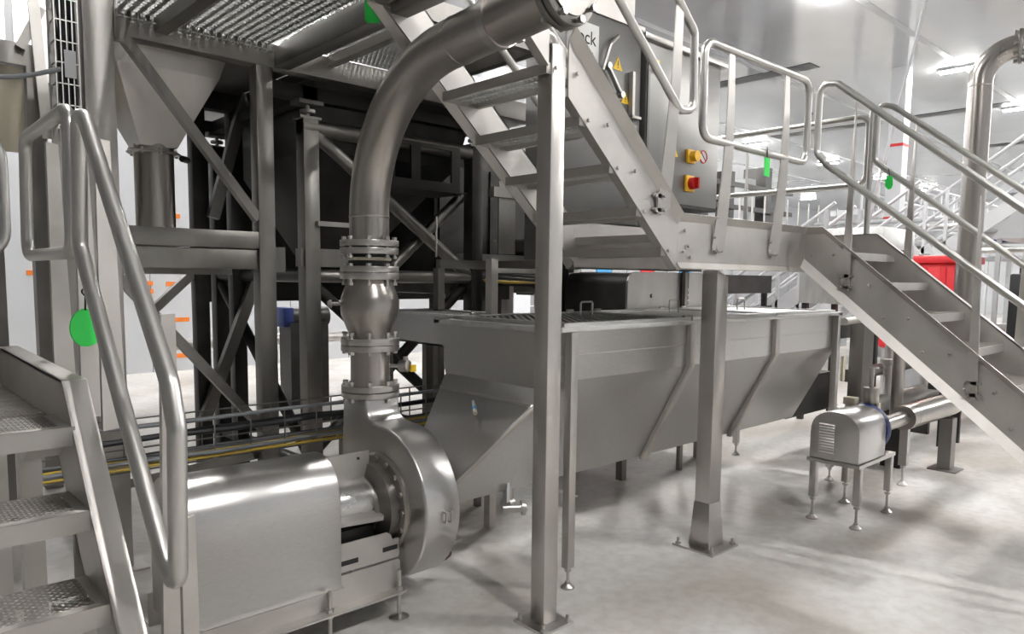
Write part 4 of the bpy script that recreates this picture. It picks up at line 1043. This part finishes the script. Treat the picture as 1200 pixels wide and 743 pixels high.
def tank_end_gear():
    t = thing('drain_stand', 'dark column and pipework standing at the far end of the tank', 'column', (6.55,2.7,0))
    B().box(6.44,6.66,2.50,2.62,0,1.30).build('column', DULL, t, bevel=.005)
    B().cyl((5.9,2.45,1.28),(6.7,2.45,1.30),.03,14).build('cross_pipe', STEEL, t, True)
    B().box(5.9,6.7,2.7,2.76,1.10,1.22).build('cross_beam', DARK, t)
    B().box(6.0,6.9,2.95,3.25,.40,.75).build('channel', DARK, t)
    B().cyl((6.70,2.30,.35),(6.70,2.30,1.25),.05,16).build('upright_pipe', PIPE, t, True)
    B().box(6.62,6.78,2.22,2.38,0,.35).build('foot_block', DARK, t)
    B().box(5.90,5.94,2.44,2.46,.80,1.0).build('paper_tag', CREAM, t)
    B().cyl((5.92,2.52,.57),(5.98,2.45,.50),.05,14).build('drain_spout', STEEL, t, True)
    # filter pots
    t = thing('filter_pot', 'black topped pale filter pot behind the descending stair', 'filter', (8.0,2.25,0))
    B().cyl((8.0,2.25,.62),(8.0,2.25,1.0),.13,20).build('bowl', LGREY, t, True)
    B().lathe([(.15,0),(.15,.16),(.11,.26)], (8.0,2.25,1.0), n=20).build('head', BLACK, t, True)
    B().box(7.8,8.2,2.10,2.40,.56,.62).build('bracket', DARK, t)
    for x in (7.82,8.15): B().box(x,x+.04,2.2,2.3,0,.56).build('leg', DARK, t)
    t = thing('valve_manifold', 'low dark pipe manifold with valves along the floor past the tank', 'pipework', (8.6,3.0,0))
    B().cyl((6.9,2.62,.45),(10.5,2.62,.45),.08,14).build('pipe', DULL, t, True)
    B().cyl((6.9,2.82,.72),(10.5,2.82,.72),.06,14).build('pipe', DULL, t, True)
    for x in (7.4,8.4,9.4,10.3):
        B().cyl((x,2.62,.45),(x,2.62,1.0),.05,12).lathe([(.03,0),(.09,.02),(.09,.06),(.03,.08)], (x,2.62,.8), n=14).build('valve', STEEL, t, True)
        B().box(x-.03,x+.03,2.55,2.87,0,.38).build('stand', DARK, t)
tank_end_gear()

# ------------------------------------------------------------------ green tags
def tags():
    t = thing('green_tag', 'bright green tag hanging from the overhead platform beam', 'tag', (1.95,3.1,2.9))
    u = V(.70,-.71,0); o = V(1.925,3.06,2.79)
    B().plate([o+u*a+V(0,0,b) for a, b in ((-.04,.16),(-.04,.015),(-.028,0),(.028,0),(.04,.015),(.04,.16))], .003).build('card', GREEN, t)
    B().bar(o+V(0,0,.15), o+V(.03,0,.18), .004, .004).build('tie', INK, t)
    t = thing('green_tag', 'bright green tag on the guard rail of the landing', 'tag', (4.02,2.18,2.34))
    B().prism([(3.99,2.315),(3.99,2.21),(4.05,2.205),(4.055,2.31)], 1, 2.160, 2.163).build('card', GREEN, t)
    B().bar((4.02,2.162,2.31),(4.02,2.163,2.375),.004,.004).build('tie', INK, t)
    t = thing('green_tag', 'rounded green tag on the far rail of the descending stair', 'tag', (5.58,2.06,2.34))
    B().prism([(2.03,2.35),(2.025,2.29),(2.035,2.265),(2.055,2.26),(2.075,2.28),(2.08,2.34),(2.06,2.36)], 0, 5.575, 5.578).build('card', GREEN, t)
    B().bar((5.577,2.05,2.35),(5.577,2.06,2.41),.004,.004).build('tie', INK, t)
    t = thing('green_tag', 'large round green tag behind the rail of the perforated stair', 'tag', (.60,2.75,1.42))
    B().lathe([(.0,0),(.062,0),(.062,.004),(.0,.004)], (.585,2.66,1.425), (.5,-.87,0), 24).build('disc', GREEN, t)
    B().tube([(.585,2.66,1.48),(.57,2.58,1.54),(.548,2.49,1.59)], .003, 6).build('tie', INK, t)
    tag(B().tube([(.545+.024*math.cos(a*.45), 2.40+.024*math.sin(a*.45)*.75, 1.545+.024*math.sin(a*.45)*.6) for a in range(14)], .0025, 6, True).build('cable_tie', INK, None), 'thin black cable tie looped round the lower stair rail', 'cable tie')
tags()

# ------------------------------------------------------------------ hall background
def hall():
    c = thing('hall_column', 'tall white hall column with red marks reaching the ceiling', 'column', (16.4,5.9,0))
    B().box(16.25,16.55,5.75,6.05,0,ZC).build('shaft', WHITE, c)
    for z in (4.4,2.9,1.9): B().box(16.245,16.555,5.745,6.055,z,z+.06).build('red_mark', REDM, c)
    tag(B().cyl((11.0,4.35,2.2),(10.9,3.55,5.98),.022,8).build('hanger_rod', WHITE, None), 'thin slanted white rod hanging from the ceiling beyond the landing', 'rod')
    # vats and dark machinery seen over the landing
    t = thing('storage_vat', 'long pale grey vat standing beyond the landing', 'vat', (15,8.2,0))
    B().box(12.6,18.5,7.6,9.0,0,2.75).build('body', LGREY, t)
    for i in range(5): B().box(12.9+i*1.2,12.96+i*1.2,7.56,7.6,0,2.75).build('rib', LGREY, t)
    for i in range(12): B().cyl((12.8+i*.5,7.7,2.75),(12.8+i*.5,7.7,3.35),.02,8).build('rail_post', TUBE, t)
    t = thing('machine_row', 'row of dark machine frames and pipes deep in the hall', 'machine', (18,11,0))
    for i, x in enumerate((14.2,15.0,15.9,16.6,17.5,18.6,19.5,20.4)):
        h = (4.6,4.9,4.3,5.0,4.5,4.4,4.8,4.2)[i]
        B().box(x,x+.35,10.5,11.2,0,h).build('frame_post', (DARK,GREYP)[i % 2], t)
    for z in (2.9,3.5,4.1): B().box(14.0,21.0,10.42,10.5,z,z+.12).build('cross_rail', (GREYP,DARK)[z > 3.2], t)
    for i in range(7): B().box(14.4+i*.9,14.9+i*.9,10.3,10.42,2.8,3.2).build('motor_box', (DARK,BLUE,GREYP)[i % 3], t)
    # walkway with white rails along the hall
    def gantry(x0, x1, y, z, label, dz=1.0, n=8):
        t = thing('gantry_walkway', label, 'walkway', ((x0+x1)/2,y,0))
        B().box(x0,x1,y,y+1.0,z-.18,z).build('deck', LGREY, t)
        for k in (.5,1.0): B().cyl((x0,y+.03,z+k*dz),(x1,y+.03,z+k*dz),.03,10).build('rail', WHITE, t, True)
        for i in range(n+1):
            x = x0+(x1-x0)*i/n
            B().box(x-.03,x+.03,y,y+.05,z,z+dz).build('post', WHITE, t)
        for x in (x0+.2,(x0+x1)/2,x1-.2): B().box(x-.08,x+.08,y+.4,y+.56,0,z-.18).build('leg', LGREY, t)
        return t
    gantry(18.5, 31, 6.6, 3.0, 'white railed gantry running past the tall hall column', n=12)
    gantry(16.5, 30, 2.9, 2.7, 'white railed gantry behind the riser pipe', n=12)
    gantry(24, 40, 9.6, 3.9, 'distant white railed gantry near the end of the hall', n=12)
    def hall_stair(x, y, dx, dy, z1, label, n=10, wv=(0,.9)):
        t = thing('hall_staircase', label, 'staircase', (x,y,0))
        p0, p1 = V(x,y,0), V(x+dx,y+dy,z1)
        for k in (0,1):
            o = V(wv[0]*k,wv[1]*k,0)
            B().bar(p0+o,p1+o,.05,.24).build('stringer', WHITE, t)
            for h in (.55,1.05): B().cyl(p0+o+V(0,0,h),p1+o+V(0,0,h),.028,8).build('handrail', WHITE, t, True)
            for s in (.05,.35,.65,.95): q = p0.lerp(p1,s)+o; B().bar(q,q+V(0,0,1.05),.05,.05).build('post', WHITE, t)
        for i in range(n):
            q = p0.lerp(p1,(i+.5)/n); d = V(dx,dy,0).normalized()*.12
            o = V(wv[0],wv[1],0)
            B().plate([q-d,q+d,q+d+o,q-d+o],.03).build('tread', LGREY, t)
    hall_stair(12.0,7.4,0,-2.5,1.75,'white stair rising beyond the landing beside the pale vat', wv=(-.75,0))
    hall_stair(12.7,7.1,0,-2.9,2.15,'white stair with high rails between the vat stair and the wide stair', wv=(.75,0))
    hall_stair(14.4,7.3,0,-4.6,3.35,'wide white stair climbing behind the riser pipe', wv=(1.0,0), n=14)
    for i, (x, y, h, m, lab) in enumerate(((20.5,3.1,2.2,DARK,'dark machine block under the gantry behind the riser pipe'),(23.5,3.2,2.3,GREYP,'grey machine block deep under the gantry behind the riser pipe'),(21.0,7.0,2.6,DARK,'dark machine block under the gantry past the tall hall column'),(25.0,7.1,2.5,BLUE,'dark blue machine block under the gantry past the tall hall column'),(28.5,10.2,3.4,GREYP,'grey machine block under the distant gantry'))):
        q = thing('machine_block', lab, 'machine', (x,y,0))
        B().box(x,x+1.6,y+.15,y+.38,.3,h).build('cabinet', m, q, bevel=.02)
        for k in range(3): B().box(x+.1+k*.5,x+.5+k*.5,y+.13,y+.15,.5,h-.3).build('door', (GREYP,DARK,LGREY)[(i+k)%3], q)
        for xx in (x+.1,x+1.4): B().box(xx,xx+.1,y+.2,y+.3,0,.3).build('foot', DARK, q)
    # hood roof, cartons, bin
    t = thing('roofed_machine', 'white machine with pitched lid standing on the hall gantry', 'machine', (17.2,3.9,2.7))
    B().box(16.9,17.9,3.35,4.1,2.70,3.35).build('body', LGREY, t)
    B().prism([(3.25,3.35),(4.2,3.35),(3.9,3.75),(3.5,3.75)], 0, 16.8, 18.0).build('lid', WHITE, t)
    B().cyl((17.2,3.34,3.05),(17.2,3.35,3.05),.16,16).build('motor_ring', GREYP, t)
    t = thing('plastic_bin', 'red plastic bulk bin beyond the descending stair', 'bin', (10.9,3.35,0))
    B().box(10.5,11.5,3.0,3.9,.7,1.85).build('body', REDP, t, bevel=.04)
    B().box(10.44,11.56,2.94,3.96,1.85,1.95).build('rim', REDP, t, bevel=.02)
    for i in range(4): B().box(10.48,10.5,3.1+i*.22,3.16+i*.22,.75,1.8).build('rib', REDP, t)
    for x in (10.55,11.35):
        B().box(x,x+.1,3.05,3.85,0,.7).build('foot', GREYP, t)
    t = thing('packing_table', 'steel packing table carrying cartons under a white hood', 'table', (11.4,1.9,0))
    B().box(10.4,12.6,1.2,2.5,1.05,1.10).build('top', LIDM, t)
    for x in (10.45,12.5):
        for y in (1.25,2.4): B().box(x,x+.06,y,y+.06,0,1.05).build('leg', STEEL, t)
    t = thing('extraction_hood', 'white sheet hood standing over the packing table', 'hood', (11.6,1.9,0))
    B().prism([(1.0,2.15),(2.65,2.15),(2.45,2.45),(1.2,2.45)], 0, 10.6, 12.4).build('canopy', WHITE, t)
    for x in (10.62,12.3):
        for y in (1.05,2.55): B().box(x,x+.05,y,y+.05,0,2.15).build('post', LGREY, t)
    for i, (x, y, s) in enumerate(((10.7,1.4,.42),(10.72,1.95,.40),(11.4,1.45,.45),(11.45,2.0,.4))):
        t = thing('carton', ('brown carton on the packing table, at its front edge by a hood post','brown carton on the packing table beside the front carton','largest brown carton in the middle of the packing table','brown carton at the back of the packing table')[i], 'box', (x+s/2,y+s/2,1.10), 'cartons on the packing table')
        B().box(x,x+s,y,y+s,1.10,1.10+s*.8).build('box', CARD, t, bevel=.005); B().box(x+s*.45,x+s*.55,y-.002,y+s+.002,1.10+s*.8,1.102+s*.8).build('packing_strip', CREAM, t)
    # bottles/cartons pallet seen under the landing
    t = thing('stacked_pallet', 'stack of white, blue and red packs seen below the landing', 'pallet', (9.3,7.5,0))
    for i in range(9):
        for k in range(4):
            B().box(7.7+i*.36,8.03+i*.36,7.2,7.9,.55+k*.32,.85+k*.32).build('pack', (WHITE,BLUET,WHITE,LGREY,REDP,WHITE)[(i*5+k*3) % 6], t)
    B().box(7.6,11.0,7.1,8.0,.0,.55).build('base', GREYP, t)
    t = thing('pipe_rack', 'rack of pale horizontal pipes crossing the hall beyond the stairs', 'pipework', (16.0,4.5,0))
    for k in range(6): B().cyl((15.9+.12*(k%2),-1.0,2.05+k*.16),(15.9+.12*(k%2),7.4,2.05+k*.16),.05,10).build('pipe', (WHITE,STEEL,LGREY)[k%3], t, True)
    for y in (-.8,1.0,2.2,6.4,7.2): B().box(15.98,16.06,y,y+.08,0,3.1).build('stand', LGREY, t)
    for k in range(7): B().box(15.7,15.85,-.5+k*1.05,-.2+k*1.05,2.35,2.6).build('valve_box', (DARK,BLUE,GREYP)[k%3], t)
    t = thing('wire_cage', 'low wire cage with white bars standing past the tank end', 'cage', (10.5,5.2,0))
    for i in range(10): B().box(9.8+i*.14,9.83+i*.14,5.2,5.23,.1,.95).build('bar', WHITE, t)
    for z in (.1,.95): B().box(9.75,11.15,5.18,5.25,z,z+.06).build('rail', LGREY, t)
    for x in (9.78,11.05): B().box(x,x+.06,5.18,5.25,0,.1).build('foot', LGREY, t)
    t = thing('motor_cabinet', 'grey steel cabinet with black vent behind the top of the descending stair', 'cabinet', (8.4,3.3,0))
    B().box(8.1,9.0,3.0,3.9,1.35,2.18).build('body', LIDM, t, bevel=.01)
    for x in (8.13,8.91):
        for y in (3.03,3.81): B().box(x,x+.06,y,y+.06,0,1.35).build('leg', DARK, t)
    B().box(8.35,8.8,2.985,3.0,1.55,1.95).build('vent', INK, t)
    t = thing('black_motor_stand', 'black upright motor on a stand behind the riser pipe', 'motor', (9.2,2.0,0))
    B().box(8.95,9.25,1.75,2.05,.9,1.7).build('housing', BLACK, t, bevel=.02)
    B().cyl((9.1,1.9,1.7),(9.1,1.9,1.85),.1,16).build('cap', BLACK, t, True)
    B().box(9.0,9.2,1.8,2.0,0,.9).build('stand', STEEL, t)
hall()
